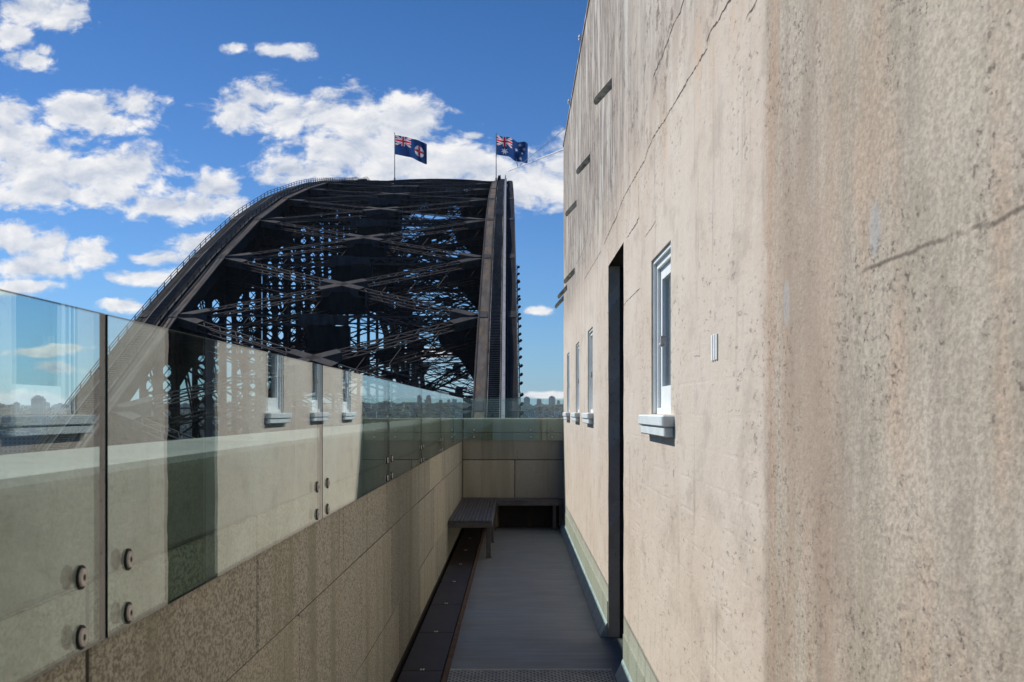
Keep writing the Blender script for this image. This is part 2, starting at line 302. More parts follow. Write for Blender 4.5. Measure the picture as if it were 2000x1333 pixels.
# ------------------------------------------------------------------ mesh helpers
class MB:
    def __init__(s): s.v = []; s.f = []; s.mi = []; s.mats = []
    def mat(s, name):
        if name not in s.mats: s.mats.append(name)
        return s.mats.index(name)
    def quad(s, pts, m=None):
        b = len(s.v); s.v += [tuple(p) for p in pts]; s.f.append(tuple(range(b, b+len(pts)))); s.mi.append(0 if m is None else s.mat(m))
    def box(s, x0, y0, z0, x1, y1, z1, m=None):
        b = len(s.v)
        s.v += [(x0,y0,z0),(x1,y0,z0),(x1,y1,z0),(x0,y1,z0),(x0,y0,z1),(x1,y0,z1),(x1,y1,z1),(x0,y1,z1)]
        for q in ((0,3,2,1),(4,5,6,7),(0,1,5,4),(1,2,6,5),(2,3,7,6),(3,0,4,7)):
            s.f.append(tuple(b+i for i in q)); s.mi.append(0 if m is None else s.mat(m))
    def cbox(s, x0, y0, z0, x1, y1, z1, c, m=None):
        """box with chamfered edges (top and vertical edges along all sides)"""
        k = 0 if m is None else s.mat(m)
        vs = {}
        def V(ix, iy, iz, ax):
            X = (x0, x1)[ix]; Y = (y0, y1)[iy]; Z = (z0, z1)[iz]
            dx = c if ix == 0 else -c; dy = c if iy == 0 else -c; dz = c if iz == 0 else -c
            p = {'x': (X, Y+dy, Z+dz), 'y': (X+dx, Y, Z+dz), 'z': (X+dx, Y+dy, Z)}[ax]
            key = (ix, iy, iz, ax)
            if key not in vs: vs[key] = len(s.v); s.v.append(p)
            return vs[key]
        F = []
        for i in (0, 1):
            a = [V(i,0,0,'x'), V(i,1,0,'x'), V(i,1,1,'x'), V(i,0,1,'x')]; F.append(a if i else a[::-1])
            a = [V(0,i,0,'y'), V(1,i,0,'y'), V(1,i,1,'y'), V(0,i,1,'y')]; F.append(a[::-1] if i else a)
            a = [V(0,0,i,'z'), V(1,0,i,'z'), V(1,1,i,'z'), V(0,1,i,'z')]; F.append(a if i else a[::-1])
        for i in (0, 1):
            for j in (0, 1):
                F.append([V(i,j,0,'x'), V(i,j,1,'x'), V(i,j,1,'y'), V(i,j,0,'y')])
                F.append([V(i,0,j,'x'), V(i,1,j,'x'), V(i,1,j,'z'), V(i,0,j,'z')])
                F.append([V(0,i,j,'y'), V(1,i,j,'y'), V(1,i,j,'z'), V(0,i,j,'z')])
                for l in (0, 1): F.append([V(i,j,l,'x'), V(i,j,l,'y'), V(i,j,l,'z')])
        for q in F: s.f.append(tuple(q)); s.mi.append(k)
    def bar(s, p0, p1, w, h, up=(0, 0, 1), m=None):
        p0 = Vector(p0); p1 = Vector(p1); t = (p1-p0).normalized(); up = Vector(up)
        sd = t.cross(up)
        if sd.length < 1e-4: sd = t.cross(Vector((1, 0, 0)))
        sd.normalize(); u = sd.cross(t)
        b = len(s.v); a = sd*(w/2); c = u*(h/2)
        for p in (p0, p1): s.v += [tuple(p-a-c), tuple(p+a-c), tuple(p+a+c), tuple(p-a+c)]
        k = 0 if m is None else s.mat(m)
        for q in ((0,1,2,3),(7,6,5,4),(0,4,5,1),(1,5,6,2),(2,6,7,3),(3,7,4,0)):
            s.f.append(tuple(b+i for i in q)); s.mi.append(k)
    def tube(s, p0, p1, r, n=8, r2=None, m=None):
        p0 = Vector(p0); p1 = Vector(p1); t = (p1-p0).normalized(); a = t.orthogonal().normalized(); b_ = t.cross(a)
        b = len(s.v); r2 = r if r2 is None else r2; k = 0 if m is None else s.mat(m)
        for p, rr in ((p0, r), (p1, r2)):
            for i in range(n): s.v.append(tuple(p+(a*math.cos(2*math.pi*i/n)+b_*math.sin(2*math.pi*i/n))*rr))
        for i in range(n): s.f.append((b+i, b+(i+1)%n, b+n+(i+1)%n, b+n+i)); s.mi.append(k)
        s.f.append(tuple(b+i for i in range(n))[::-1]); s.mi.append(k); s.f.append(tuple(b+n+i for i in range(n))); s.mi.append(k)
    def build(s, name, mat=None, parent=None):
        me = bpy.data.meshes.new(name); me.from_pydata(s.v, [], s.f)
        for mn in ([mat] if not s.mats else s.mats): me.materials.append(MATS[mn])
        if s.mats: me.polygons.foreach_set('material_index', s.mi)
        me.update()
        o = bpy.data.objects.new(name, me); col.objects.link(o)
        if parent: o.parent = parent
        return o
def fixn(o):
    import bmesh
    bm = bmesh.new(); bm.from_mesh(o.data); bmesh.ops.recalc_face_normals(bm, faces=bm.faces); bm.to_mesh(o.data); bm.free(); return o
def empty(name, loc=(0, 0, 0), rz=0):
    o = bpy.data.objects.new(name, None); col.objects.link(o); o.location = loc; o.rotation_euler = (0, 0, rz); o.empty_display_size = .2
    return o
def tag(o, label=None, cat=None, group=None, kind=None):
    if label: o['label'] = label
    if cat: o['category'] = cat
    if group: o['group'] = group
    if kind: o['kind'] = kind
    return o
def copy_tree(o, parent=None):
    c = o.copy(); col.objects.link(c)
    if parent: c.parent = parent
    for ch in [k for k in bpy.data.objects if k.parent == o]: copy_tree(ch, c)
    return c
def shift(o, d): o.location = Vector(o.location)+Vector(d)

XW = 0.65; XP = -0.74; YE = 16.2; YB = -5.0; WT = 5.22      # wall plane, parapet plane, end wall, back end, wall top
PT = 1.50                                                   # top of the stone parapet

# ------------------------------------------------------------------ setting: deck, water, land
mb = MB(); mb.box(-.41, YB, -.20, XW-.005, YE, 0); o = mb.build('walkway', 'deck_paint'); tag(o, kind='structure')
mb = MB(); S = 13500
mb.quad([(-S, -3000, -85), (S, -3000, -85), (S, S, -85), (-S, S, -85)]); o = mb.build('water', 'water'); tag(o, kind='structure')
def land_h(x, y):
    r = y
    h = -85 + 84.0*max(0, min(1, (r-900)/2600))**.8
    h += (math.sin(x*.0021+1)*math.cos(y*.0017)+math.sin(x*.006+y*.003))*9*max(0, min(1, (r-900)/1500))
    h += 26*max(0, min(1, (r-5000)/4000))
    if y < 760: h = -92
    return h
mb = MB(); nx, ny = 90, 60; base = []
for j in range(ny+1):
    y = 640 + (j/ny)**2.0*13000
    for i in range(nx+1):
        x = (i/nx-.55)*y*1.5
        base.append((x, y, land_h(x, y)))
mb.v = base
for j in range(ny):
    for i in range(nx):
        a = j*(nx+1)+i; mb.f.append((a, a+1, a+nx+2, a+nx+1)); mb.mi.append(0)
o = mb.build('hills', 'land'); tag(o, kind='structure')
for p in o.data.polygons: p.use_smooth = True

# ------------------------------------------------------------------ pylon mass below the lookout
pyl = empty('stone_pylon', (5, 5, -85)); tag(pyl, 'massive granite pylon tower carrying the lookout walkway', 'tower')
mb = MB()
mb.box(-1.20-5, YB-3-5, 0, 9.5-5, YE+.46-5, 84.8); mb.box(-2.2-5, YB-4-5, 0, 10.5-5, YE+1.5-5, 55)
mb.build('tower_shaft', 'granite', pyl)

# ------------------------------------------------------------------ parapets of granite blocks
def block_wall(mb, along, face, depth, a0, a1, courses, sgn):
    """blocks standing in courses; along = 'y' or 'x', face = coordinate of the face"""
    for (z0, z1, cuts) in courses:
        cs = [a0]+[c for c in cuts if a0+.05 < c < a1-.05]+[a1]
        for i in range(len(cs)-1):
            j = random.uniform(-.002, .002); g = .0045
            lo, hi = cs[i]+g, cs[i+1]-g
            f0, f1 = sorted((face+j, face+sgn*depth))
            if along == 'y': mb.cbox(f0, lo+.004, z0+.0008, f1, hi-.004, z1-.0008, .005)
            else: mb.cbox(lo, f0, z0+g, hi, f1, z1-g, .007)
par = empty('parapet_wall', (-.95, 6, 0)); tag(par, 'long granite parapet of large blocks along the left of the walkway', 'wall')
mb = MB()
tops = [-3.0, -1.3, .4, 2.04, 3.37, 5.05, 6.73, 8.4, 10.1, 11.8, 13.5, 15.1]; mids = [-2.2, -.5, 1.1, 2.5, 4.02, 5.63, 7.0, 8.9, 10.6, 12.3, 14.2]
block_wall(mb, 'y', XP, .18, YB, YE+.44, [(.0, .38, [c+.75 for c in tops]), (.38, .905, mids), (.905, 1.30, tops)], -1)
o = fixn(mb.build('block_face', 'granite', par))
mb = MB(); mb.box(XP-.43, YB, -.2, XP-.0035, YE+.44, 1.298); mb.build('mortar_core', 'mortar', par)
mb = MB()
cs = [YB, -1.5, 1.2, 3.9, 6.6, 9.3, 12.0, 14.6, YE+.44]
for a, b in zip(cs[:-1], cs[1:]): mb.cbox(XP-.44, a+.002, 1.30, XP, b-.002, PT, .012)
fixn(mb.build('coping', 'coping_stone', par))
for o in [k for k in bpy.data.objects if k.parent == par]: shift(o, (.95, -6, 0))

endp = empty('end_parapet', (.8, YE+.2, 0)); tag(endp, 'shaded granite parapet closing the far end of the walkway', 'wall')
mb = MB(); block_wall(mb, 'x', YE, .18, XP, 6.0, [(0, .38, [.3, 1.9]), (.38, .925, [-.02, 1.6, 3.2]), (.925, 1.30, [-.9, .95, 2.6])], 1); fixn(mb.build('block_face', 'granite', endp))
mb = MB(); mb.box(XP, YE+.008, -.2, 6.0, YE+.43, 1.298); mb.build('mortar_core', 'mortar', endp)
mb = MB()
for a, b in ((XP+.003, 1.1), (1.1, 3.4), (3.4, 6.0)): mb.cbox(a+.002, YE, 1.30, b-.002, YE+.44, PT-.001, .012)
fixn(mb.build('coping', 'granite', endp))
for o in [k for k in bpy.data.objects if k.parent == endp]: shift(o, (-.8, -YE-.2, 0))

# ------------------------------------------------------------------ glass panels with bolts
GX = XP+.012; GB, GT = 1.195, 1.772
def bolt(parent, p, axis):
    mb = MB(); a = Vector(p); ax = Vector(axis)
    b = empty('bolt', a); b.parent = parent
    mb.tube((0, 0, 0), ax*.004, .0205, 20); mb.build('gasket', 'rubber', b)
    mb = MB(); mb.tube(ax*.003, ax*.0075, .0160, 20, .0150); mb.build('cap', 'bolt_steel', b)
    mb = MB(); mb.tube(ax*.007, ax*.0080, .0058, 6); mb.build('socket', 'rubber', b)
    mb = MB(); mb.tube(-ax*.012, -ax*.034, .016, 16); mb.build('spacer', 'bolt_steel', b)
def glass_panel(name, L, axis):
    """axis 'y' runs along the walkway, origin at the lower near corner on the inner face"""
    e = empty(name)
    mb = MB(); t = .010
    if axis == 'y': mb.box(-t, 0, 0, 0, L, GT-GB)
    else: mb.box(0, 0, 0, L, t, GT-GB)
    for i in range(6): mb.mi[i] = 0
    mb.mats = ['glass', 'glass_edge']
    for i, f_ in enumerate(mb.f):
        n = [0, 0, 0]
        vs = [Vector(mb.v[k]) for k in f_]; nn = (vs[1]-vs[0]).cross(vs[2]-vs[0]).normalized()
        big = abs(nn.x) > .9 if axis == 'y' else abs(nn.y) > .9
        mb.mi[i] = 0 if big else 1
    mb.build('pane', None, e)
    for s_ in (.105, L-.12) if axis == 'y' else (.14, L-.14):
        for z in (.027, .127):
            if axis == 'y': bolt(e, (0, s_, z), (1, 0, 0))
            else: bolt(e, (s_, 0, z+.02), (0, -1, 0))
    return e
P = 2.333; g0 = glass_panel('glass_panel', P-.012, 'y')
names = ['glass panel behind the camera end of the parapet', 'nearest clear glass balustrade panel at the lower left with visible bolts', 'second glass balustrade panel from the left reflecting the dark doorway',
         'third glass balustrade panel from the left reflecting two white windows', 'fourth glass balustrade panel from the left reflecting the end of the wall and skyline', 'fifth glass balustrade panel from the left, narrow in perspective', 'sixth glass balustrade panel from the left, above the near end of the bench',
         'last glass balustrade panel on the left parapet by the far corner']
starts = [-.235-P, -.235, 2.1, 4.433, 6.766, 9.1, 11.433]
for i, y0 in enumerate(starts):
    o = g0 if i == 0 else copy_tree(g0)
    o.location = (GX, y0, GB); tag(o, names[i], 'glass panel', 'glass balustrade panels')
o = glass_panel('glass_panel', YE-.03-13.766, 'y'); o.location = (GX, 13.766, GB); tag(o, names[7], 'glass panel', 'glass balustrade panels')
o = glass_panel('glass_panel', 1.06, 'x'); o.location = (GX+.01, YE-.022, GB); tag(o, 'glass balustrade panel on the end parapet beside the left corner', 'glass panel', 'glass balustrade panels')
o = glass_panel('glass_panel', 2.2, 'x'); o.location = (GX+1.08, YE-.022, GB); tag(o, 'glass balustrade panel on the end parapet running behind the wall corner', 'glass panel', 'glass balustrade panels')

# ------------------------------------------------------------------ the rendered building on the right
bld = empty('lookout_building', (3.5, 6, 0)); tag(bld, 'tall cream rendered lookout building with cracked stained wall and narrow windows', 'building')
OPEN = [(4.95, 5.66, 1.585, 2.32, 'w'), (10.0, 10.68, 1.585, 2.32, 'w'), (12.15, 12.83, 1.585, 2.32, 'w'), (14.35, 15.03, 1.585, 2.32, 'w'), (7.12, 8.30, .004, 2.62, 'd')]
YF = 16.15
def jag(y, z, edge, k):
    return (math.sin(z*37+k*5)*.004+math.sin(z*91+k)*.003+math.sin(z*13+k*2)*.005) if edge == 'v' else 0
mb = MB()
Y0 = YB
# subdivided wall sheet with openings, opening edges slightly ragged
ys = sorted(set([Y0, YF]+[v for a in OPEN for v in a[:2]])); 
zs = [0.0, .004, .12, 0.25]+sorted(set([.25+.083*i for i in range(1, 60) if .25+.083*i < WT-.02]+[1.585, 2.32, 2.62]))+[WT]
idx = {}
def wv(i, z):
    y = ys[i]; key = (i, round(z, 4))
    if key not in idx:
        dy = 0
        for k, (a, b, c, d, t) in enumerate(OPEN):
            if t == 'd' and y in (a, b) and z < 2.62: dy = jag(y, z, 'v', i)*1.6
        idx[key] = len(mb.v); mb.v.append((XW, y+dy, z))
    return idx[key]
for i in range(len(ys)-1):
    for j in range(len(zs)-1):
        yc = (ys[i]+ys[i+1])/2; zc = (zs[j]+zs[j+1])/2
        if any(a < yc < b and c < zc < d for a, b, c, d, t in OPEN): continue
        mb.f.append((wv(i, zs[j]), wv(i, zs[j+1]), wv(i+1, zs[j+1]), wv(i+1, zs[j]))); mb.mi.append(0)
# far end, roof slab, back and rear walls
mb.quad([(XW, YF, 0), (XW, YF, WT), (7.5, YF, WT), (7.5, YF, 0)])
mb.quad([(XW, YB, WT), (7.5, YB, WT), (7.5, YF, WT), (XW, YF, WT)])
mb.quad([(7.5, YB, 0), (7.5, YF, 0), (7.5, YF, WT), (7.5, YB, WT)])
mb.quad([(XW, YB, 0), (7.5, YB, 0), (7.5, YB, WT), (XW, YB, WT)])
o = mb.build('rendered_wall', 'plaster', bld)
D = .10
for a, b, c, d, t in OPEN:
    mb = MB()
    if t == 'w':
        mb.quad([(XW, a, c), (XW+D, a, c), (XW+D, a, d), (XW, a, d)], 'plaster'); mb.quad([(XW, b, c), (XW, b, d), (XW+D, b, d), (XW+D, b, c)], 'plaster')
        mb.quad([(XW, a, d), (XW+D, a, d), (XW+D, b, d), (XW, b, d)], 'plaster'); mb.quad([(XW, a, c), (XW, b, c), (XW+D, b, c), (XW+D, a, c)], 'plaster')
        R_ = 1.2
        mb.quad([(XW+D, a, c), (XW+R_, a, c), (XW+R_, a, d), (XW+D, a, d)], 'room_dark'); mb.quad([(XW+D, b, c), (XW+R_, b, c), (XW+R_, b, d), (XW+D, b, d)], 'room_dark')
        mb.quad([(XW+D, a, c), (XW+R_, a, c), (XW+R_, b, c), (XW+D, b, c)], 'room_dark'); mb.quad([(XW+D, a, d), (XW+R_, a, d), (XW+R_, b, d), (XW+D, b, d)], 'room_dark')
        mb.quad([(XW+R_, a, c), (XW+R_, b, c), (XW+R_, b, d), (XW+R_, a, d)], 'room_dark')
    else:
        R_ = 2.2; a2 = a-.02; b2 = b+.02
        zz = [c+(d-c)*i/24 for i in range(25)]
        for i in range(24):
            for yy_, k in ((a, ys.index(a)), (b, ys.index(b))):
                mb.quad([(XW, yy_+jag(0, zz[i], 'v', k)*1.6, zz[i]), (XW, yy_+jag(0, zz[i+1], 'v', k)*1.6, zz[i+1]), (XW+.08, yy_, zz[i+1]), (XW+.08, yy_, zz[i])], 'plaster')
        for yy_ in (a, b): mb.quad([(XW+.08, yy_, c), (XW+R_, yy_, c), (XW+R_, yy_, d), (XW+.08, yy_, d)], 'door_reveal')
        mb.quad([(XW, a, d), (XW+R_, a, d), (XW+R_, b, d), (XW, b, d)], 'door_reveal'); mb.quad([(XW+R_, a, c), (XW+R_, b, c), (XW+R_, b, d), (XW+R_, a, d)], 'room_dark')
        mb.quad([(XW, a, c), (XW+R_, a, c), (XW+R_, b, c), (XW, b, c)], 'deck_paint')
    mb.build('opening_reveal', None, bld)
# hairline cracks following the brick courses, traced as thin dark grooves
CR = [((1080, 0, .3302), [(360,1330),(385,1260),(405,1200),(440,1130),(480,1060),(520,990),(545,950),(560,890),(590,820),(640,740),(655,725),(690,660),(735,585),(770,530),(800,470),(850,395),(885,330),(912,285),(912,240),(930,190),(975,130),(1010,60),(1050,0),(1090,-50)], 1.0),
      ((1080, 0, .3302), [(585,505),(595,450),(640,350),(680,245),(700,180),(735,100),(750,85),(770,10),(790,-40)], 1.3), ((1080, 0, .3302), [(1130,145),(1150,95),(1180,55),(1210,0),(1240,-50)], .8),
      ((1080, 0, .3302), [(735,580),(733,420),(740,400)], .6), ((1080, 0, .3302), [(505,1050),(510,1290),(485,1333)], .8), ((1080, 0, .3302), [(1018,60),(1018,0)], .5), ((1080, 0, .3302), [(1162,70),(1160,0)], .5), ((1080, 0, .3302), [(755,90),(752,250)], .5),
      ((1080, 420, .3602), [(465,5),(460,40),(430,80),(400,130)], 1.1), ((1080, 420, .3602), [(350,5),(320,60),(290,130),(275,165)], 1.0), ((1080, 420, .3602), [(262,195),(230,250),(200,300),(170,350)], .8),
      ((1080, 420, .3602), [(475,395),(440,430),(400,470),(378,500)], .6), ((1080, 420, .3602), [(125,270),(155,215),(185,130)], .7), ((1080, 420, .3602), [(493,1160),(495,1333)], .5), ((1080, 420, .3602), [(797,640),(797,765),(765,768)], .35), ((1080, 420, .3602), [(560,30),(500,120)], .35)]
rk = random.Random(5)
for (ox_, oy_, k_), pts, wd in CR:
    P_ = []
    for a, b in pts:
        px_, py_ = ox_+a*k_, oy_+b*k_; Yc = .65*2300/(px_-1008); P_.append((Yc, 1.6+(803-py_)*Yc/2300))
    Q = []
    for (a, b), (c, d) in zip(P_[:-1], P_[1:]):
        n = max(2, int(math.hypot(c-a, d-b)/.02))
        for i in range(n): Q.append((a+(c-a)*i/n+rk.uniform(-.004, .004), b+(d-b)*i/n+rk.uniform(-.004, .004)))
    Q.append(P_[-1]); mb = MB(); seg = []
    for i, (a, b) in enumerate(Q):
        i0 = max(0, i-1); i1 = min(len(Q)-1, i+1); dx, dz = Q[i1][0]-Q[i0][0], Q[i1][1]-Q[i0][1]; L = math.hypot(dx, dz) or 1
        w_ = (wd+.2)*rk.uniform(.0008, .0046)*min(1, (i+1)/6, (len(Q)-i)/6); mb.v += [(XW-.0006, a-dz/L*w_, b+dx/L*w_), (XW-.0006, a+dz/L*w_, b-dx/L*w_)]
        if i: mb.f.append((2*i-2, 2*i-1, 2*i+1, 2*i)); mb.mi.append(0)
    mb.build('crack', 'crack_dark', bld)
# plinth band and painted coving, broken at the doorway
for a, b in ((Y0, 7.10), (8.32, YF)):
    mb = MB(); mb.box(XW-.006, a, 0, XW+.05, b, .255); mb.build('plinth', 'plinth_stone', bld)
    mb = MB(); x0 = XW-.055
    mb.quad([(x0, a, .004), (x0, b, .004), (XW-.010, b, .10), (XW-.010, a, .10)]); mb.quad([(XW-.010, a, .10), (XW-.010, b, .10), (XW-.004, b, .104), (XW-.004, a, .104)])
    mb.quad([(x0, a, .004), (XW-.010, a, .10), (XW-.006, a, .004)]); mb.quad([(x0, b, .004), (XW-.006, b, .004), (XW-.010, b, .10)])
    mb.build('coving', 'coving_paint', bld)
mb = MB(); mb.quad([(XW-.055, 7.10, .002), (XW-.001, 7.10, .002), (XW-.001, 8.32, .002), (XW-.055, 8.32, .002)]); mb.build('threshold', 'deck_paint', bld)
# roof edge
mb = MB(); mb.box(XW-.01, YB, WT, XW+.25, YF+.01, WT+.03); mb.build('roof_edge', 'plaster', bld)
# windows
def window(a, b, c, d):
    wdw = empty('window', (XW, a, c)); wdw.parent = bld
    W = b-a; H = d-c
    mb = MB()
    x0, x1 = .024, .07      # outer frame
    fr = .045
    mb.box(x0, .001, 0, x1, fr, H-.001); mb.box(x0, W-fr, 0, x1, W-.001, H-.001); mb.box(x0, fr, H-fr, x1, W-fr, H-.001); mb.box(x0, fr, 0, x1, W-fr, .03)
    # moulding step
    mb.box(x0-.014, W-.018, 0.002, x0-.001, W-.001, H-.002); mb.box(x0-.014, .001, .002, x0-.001, .018, H-.002); mb.box(x0-.014, .018, H-.018, x0-.001, W-.018, H-.002)
    mb.build('frame', 'white_paint', wdw)
    mb = MB(); x2, x3 = .040, .076; s = fr+.006
    mb.box(x2, s, .03, x3, s+.05, H-fr-.004); mb.box(x2, W-s-.05, .03, x3, W-s, H-fr-.004); mb.box(x2, s+.05, H-fr-.055, x3, W-s-.05, H-fr-.004); mb.box(x2, s+.05, .03, x3, W-s-.05, .13)
    sash = mb.build('sash', 'white_paint', wdw)
    mb = MB(); mb.box(.056, s+.05, .13, .060, W-s-.05, H-fr-.055); mb.build('pane', 'pane_glass', wdw)
    mb = MB(); n = 26; a0, a1 = s+.03, W-s-.03
    for i in range(n):
        u0 = a0+(a1-a0)*i/n; u1 = a0+(a1-a0)*(i+1)/n
        mb.quad([(.16+.012*math.sin(i*1.9), u0, .05), (.16+.012*math.sin((i+1)*1.9), u1, .05), (.16+.012*math.sin((i+1)*1.9), u1, H-.05), (.16+.012*math.sin(i*1.9), u0, H-.05)])
    mb.build('curtain', 'curtain', wdw)
    mb = MB(); mb.box(.012, W*.62, H*.42, .039, W*.62+.012, H*.42+.05); mb.tube((.008, W*.62+.006, H*.42+.01), (.008, W*.62-.06, H*.42+.01), .006, 6); mb.build('latch', 'bolt_steel', wdw)
    mb = MB(); mb.cbox(-.052, -.12, -.052, .045, W+.11, -.003, .006); mb.cbox(-.042, -.105, -.094, .0, W+.095, -.0535, .005)
    fixn(mb.build('sill', 'sill_paint', wdw))
for a, b, c, d, t in OPEN:
    if t == 'w': window(a, b, c, d)
for o in [k for k in bpy.data.objects if k.parent == bld]: shift(o, (-3.5, -6, 0))

# iron brackets on the wall
mb = MB(); pts = [(0, .012), (-.112, -.118), (-.122, -.140), (-.120, -.160), (-.108, -.172), (-.094, -.165), (0, -.062)]
b = len(pts)
for yy_ in (-.004, .004): mb.v += [(x, yy_, z) for x, z in pts]
mb.f.append(tuple(range(b))); mb.f.append(tuple(range(b, 2*b))[::-1]); mb.mi += [0, 0]
for i in range(b): mb.f.append((i, (i+1) % b, b+(i+1) % b, b+i)); mb.mi.append(0)
br0 = None
labs = [(8.0, 3.85, 'largest bronze bracket high on the stained wall, nearest the camera'), (10.35, 3.85, 'middle bronze bracket of the upper row on the stained wall'), (12.65, 3.86, 'farthest bronze bracket of the upper row on the wall'),
        (13.05, 3.18, 'bronze bracket of the lower row nearest the camera'), (15.0, 3.20, 'bronze bracket second along the lower row, poking out against the sky'), (16.08, 3.17, 'bronze bracket at the far corner of the wall against the sky')]
for y, z, l in labs:
    if br0 is None: o = br0 = fixn(mb.build('wall_bracket', 'bracket_metal'))
    else: o = br0.copy(); col.objects.link(o)
    o.location = (XW-.001, y, z); tag(o, l, 'bracket', 'bronze brackets on the wall')
# small white strip added for a leftover scrap of window, not a vent
mb = MB()
for i in range(3): mb.cbox(XW-.005, 3.79+i*.042, 1.765, XW-.001, 3.815+i*.042, 1.85, .001)
o = fixn(mb.build('window_remnant', 'white_paint')); tag(o, 'small white ribbed strip, remnant of a window, on the cream wall near the camera', 'window remnant')
# roof edge knobs
kb0 = None
for y, l in ((11.6, 'small white knob on the roof edge, upper of two'), (14.0, 'small white knob on the roof edge, lower of two')):
    if kb0 is None:
        mb = MB(); mb.tube((0, 0, 0), (0, 0, .03), .018, 10, .014); mb.tube((0, 0, .03), (0, 0, .055), .02, 10, .008); o = kb0 = mb.build('roof_knob', 'pole_white')
    else: o = kb0.copy(); col.objects.link(o)
    o.location = (XW-.02, y, WT+.03); tag(o, l, 'knob', 'knobs on the roof edge')
# raked white pole beyond the far corner
t = empty('raked_pole', (.9, 16.9, WT)); tag(t, 'thin white pole with stay wire leaning out beyond the roof corner', 'pole')
def rel(p): return Vector(p)-Vector((.9, 16.9, WT))
mb = MB(); mb.tube(rel((1.2, 15.4, 4.95+.3)), rel((-.14, 22, 6.08)), .013, 8, .008); mb.build('mast', 'pole_white', t)
mb = MB(); mb.tube(rel((.07, 20.6, 5.90)), rel((1.1, 15.8, 5.75)), .004, 5); mb.build('stay_wire', 'pole_steel', t)
mb = MB(); mb.tube(rel((.03, 20.65, 5.88)), rel((.0, 20.65, 6.03)), .006, 5); mb.tube(rel((.08, 20.65, 5.9)), rel((.10, 20.65, 6.02)), .006, 5); mb.build('clip', 'pole_steel', t)

# ------------------------------------------------------------------ bench, drain covers, grate
bn = empty('bench', (XP+.25, 14, 0)); tag(bn, 'low grey slatted L-shaped bench in the far corner of the walkway', 'bench')
ox, oy = -(XP+.25), -14
mb = MB(); nsl = 12; x0, x1 = XP+.012, XP+.485
for i in range(nsl):
    a = x0+(x1-x0)*i/nsl; mb.cbox(a+ox, 12.75+oy, .385, a+(x1-x0)/nsl-.006+ox, YE-.03+oy, .412, .003)
mb.box(x0+ox, 12.75+oy, .335, x1-.006+ox, 12.775+oy, .3845); mb.box(x1-.03+ox, 12.78+oy, .335, x1-.008+ox, YE-.04+oy, .3845)
fixn(mb.build('seat', 'bench_metal', bn))
mb = MB(); mb.box(x1+.02+ox, YE-.028+oy, .004, .2+ox, YE-.008+oy, .33); mb.box(.206+ox, YE-.028+oy, .004, XW-.06+ox, YE-.008+oy, .33); mb.build('dark_panel', 'dark_cover', bn)  # near-black panels added to give the shaded hollow under the end seat
mb = MB()
for i in range(9):
    a = 15.74+.4*i/9; mb.cbox(x1+.004+ox, a+oy, .385, XW-.06+ox, a+.4/9-.006+oy, .412, .003)
mb.box(x1+.004+ox, 15.74+oy, .335, XW-.06+ox, 15.76+oy, .3845)
fixn(mb.build('seat', 'bench_metal', bn))
for (lx, ly) in ((x1-.07, 12.80), (x1-.07, 14.3), (x1-.07, 15.78), (XW-.16, 15.80)):
    mb = MB(); mb.cbox(lx+ox, ly+oy, .0, lx+.05+ox, ly+.05+oy, .385, .004); mb.box(lx-.01+ox, ly-.01+oy, .0, lx+.06+ox, ly+.06+oy, .006); fixn(mb.build('leg', 'bench_metal', bn))

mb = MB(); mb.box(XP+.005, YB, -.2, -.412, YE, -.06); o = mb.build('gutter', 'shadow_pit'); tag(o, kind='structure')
mb = MB(); mb.box(-.440, YB, -.055, -.4105, YE, .012); o = mb.build('edge_strip', 'rust_strip'); tag(o, 'long rusty steel edge strip between the dark drain covers and the deck', 'edge strip')
dc = None; k = 0; ylist = [6.0+1.25*i for i in range(0, 9)]
for i, y in enumerate(ylist):
    if y+1.24 > YE: continue
    if dc is None:
        dc = empty('drain_cover'); mb = MB(); mb.cbox(-.125, .004, -.03, .132, 1.246, 0, .004); fixn(mb.build('plate', 'dark_cover', dc))
        mb = MB(); mb.box(-.012, .010, .0005, -.002, .035, .006); mb.box(.004, .010, .0005, .014, .035, .006); mb.build('clip', 'bolt_steel', dc)
        o = dc
    else: o = copy_tree(dc)
    o.location = (-.58, y, .0)
    if y < 5: continue
    else: lab = '%s brown drain cover from the camera end, at the foot of the parapet' % ['nearest', 'second', 'third', 'fourth', 'fifth', 'sixth', 'seventh', 'eighth'][min(7, k)]; k += 1
    if y < 5: k = 0
    tag(o, lab, 'drain cover', 'dark drain covers along the parapet')
gr = empty('floor_grate', (.1, 6.7, 0)); tag(gr, 'perforated metal floor grate crossing the walkway at the bottom edge', 'grate')
mb = MB(); gx0, gx1, gy0, gy1 = -.405, .585, 6.35, 7.22; p = .042
zt = .008
n = int((gx1-gx0+gy1-gy0)/p)
for s in (1, -1):
    for i in range(-int((gy1-gy0)/p), n):
        # diagonal strands clipped to the rectangle
        xa = gx0+i*p; ya = gy0
        pts = []
        tlen = gy1-gy0
        if s == 1: x_s, y_s, x_e, y_e = xa, gy0, xa+tlen, gy1
        else: x_s, y_s, x_e, y_e = xa, gy1, xa+tlen, gy0
        t0 = max(0, (gx0-x_s)/tlen); t1 = min(1, (gx1-x_s)/tlen)
        if t1-t0 < .02: continue
        A = (x_s+tlen*t0-.1, y_s+(y_e-y_s)*t0-6.7, zt+.001*s); B = (x_s+tlen*t1-.1, y_s+(y_e-y_s)*t1-6.7, zt+.001*s)
        mb.bar(A, B, .009, .0012)
mb.build('mesh_plate', 'grate_metal', gr)
mb = MB(); mb.box(gx0-.1, gy1-6.7, .001, gx1-.1, gy1+.02-6.7, .014); mb.box(gx0-.1, gy0-.02-6.7, .001, gx1-.1, gy0-6.7, .014); mb.build('rim', 'grate_metal', gr)
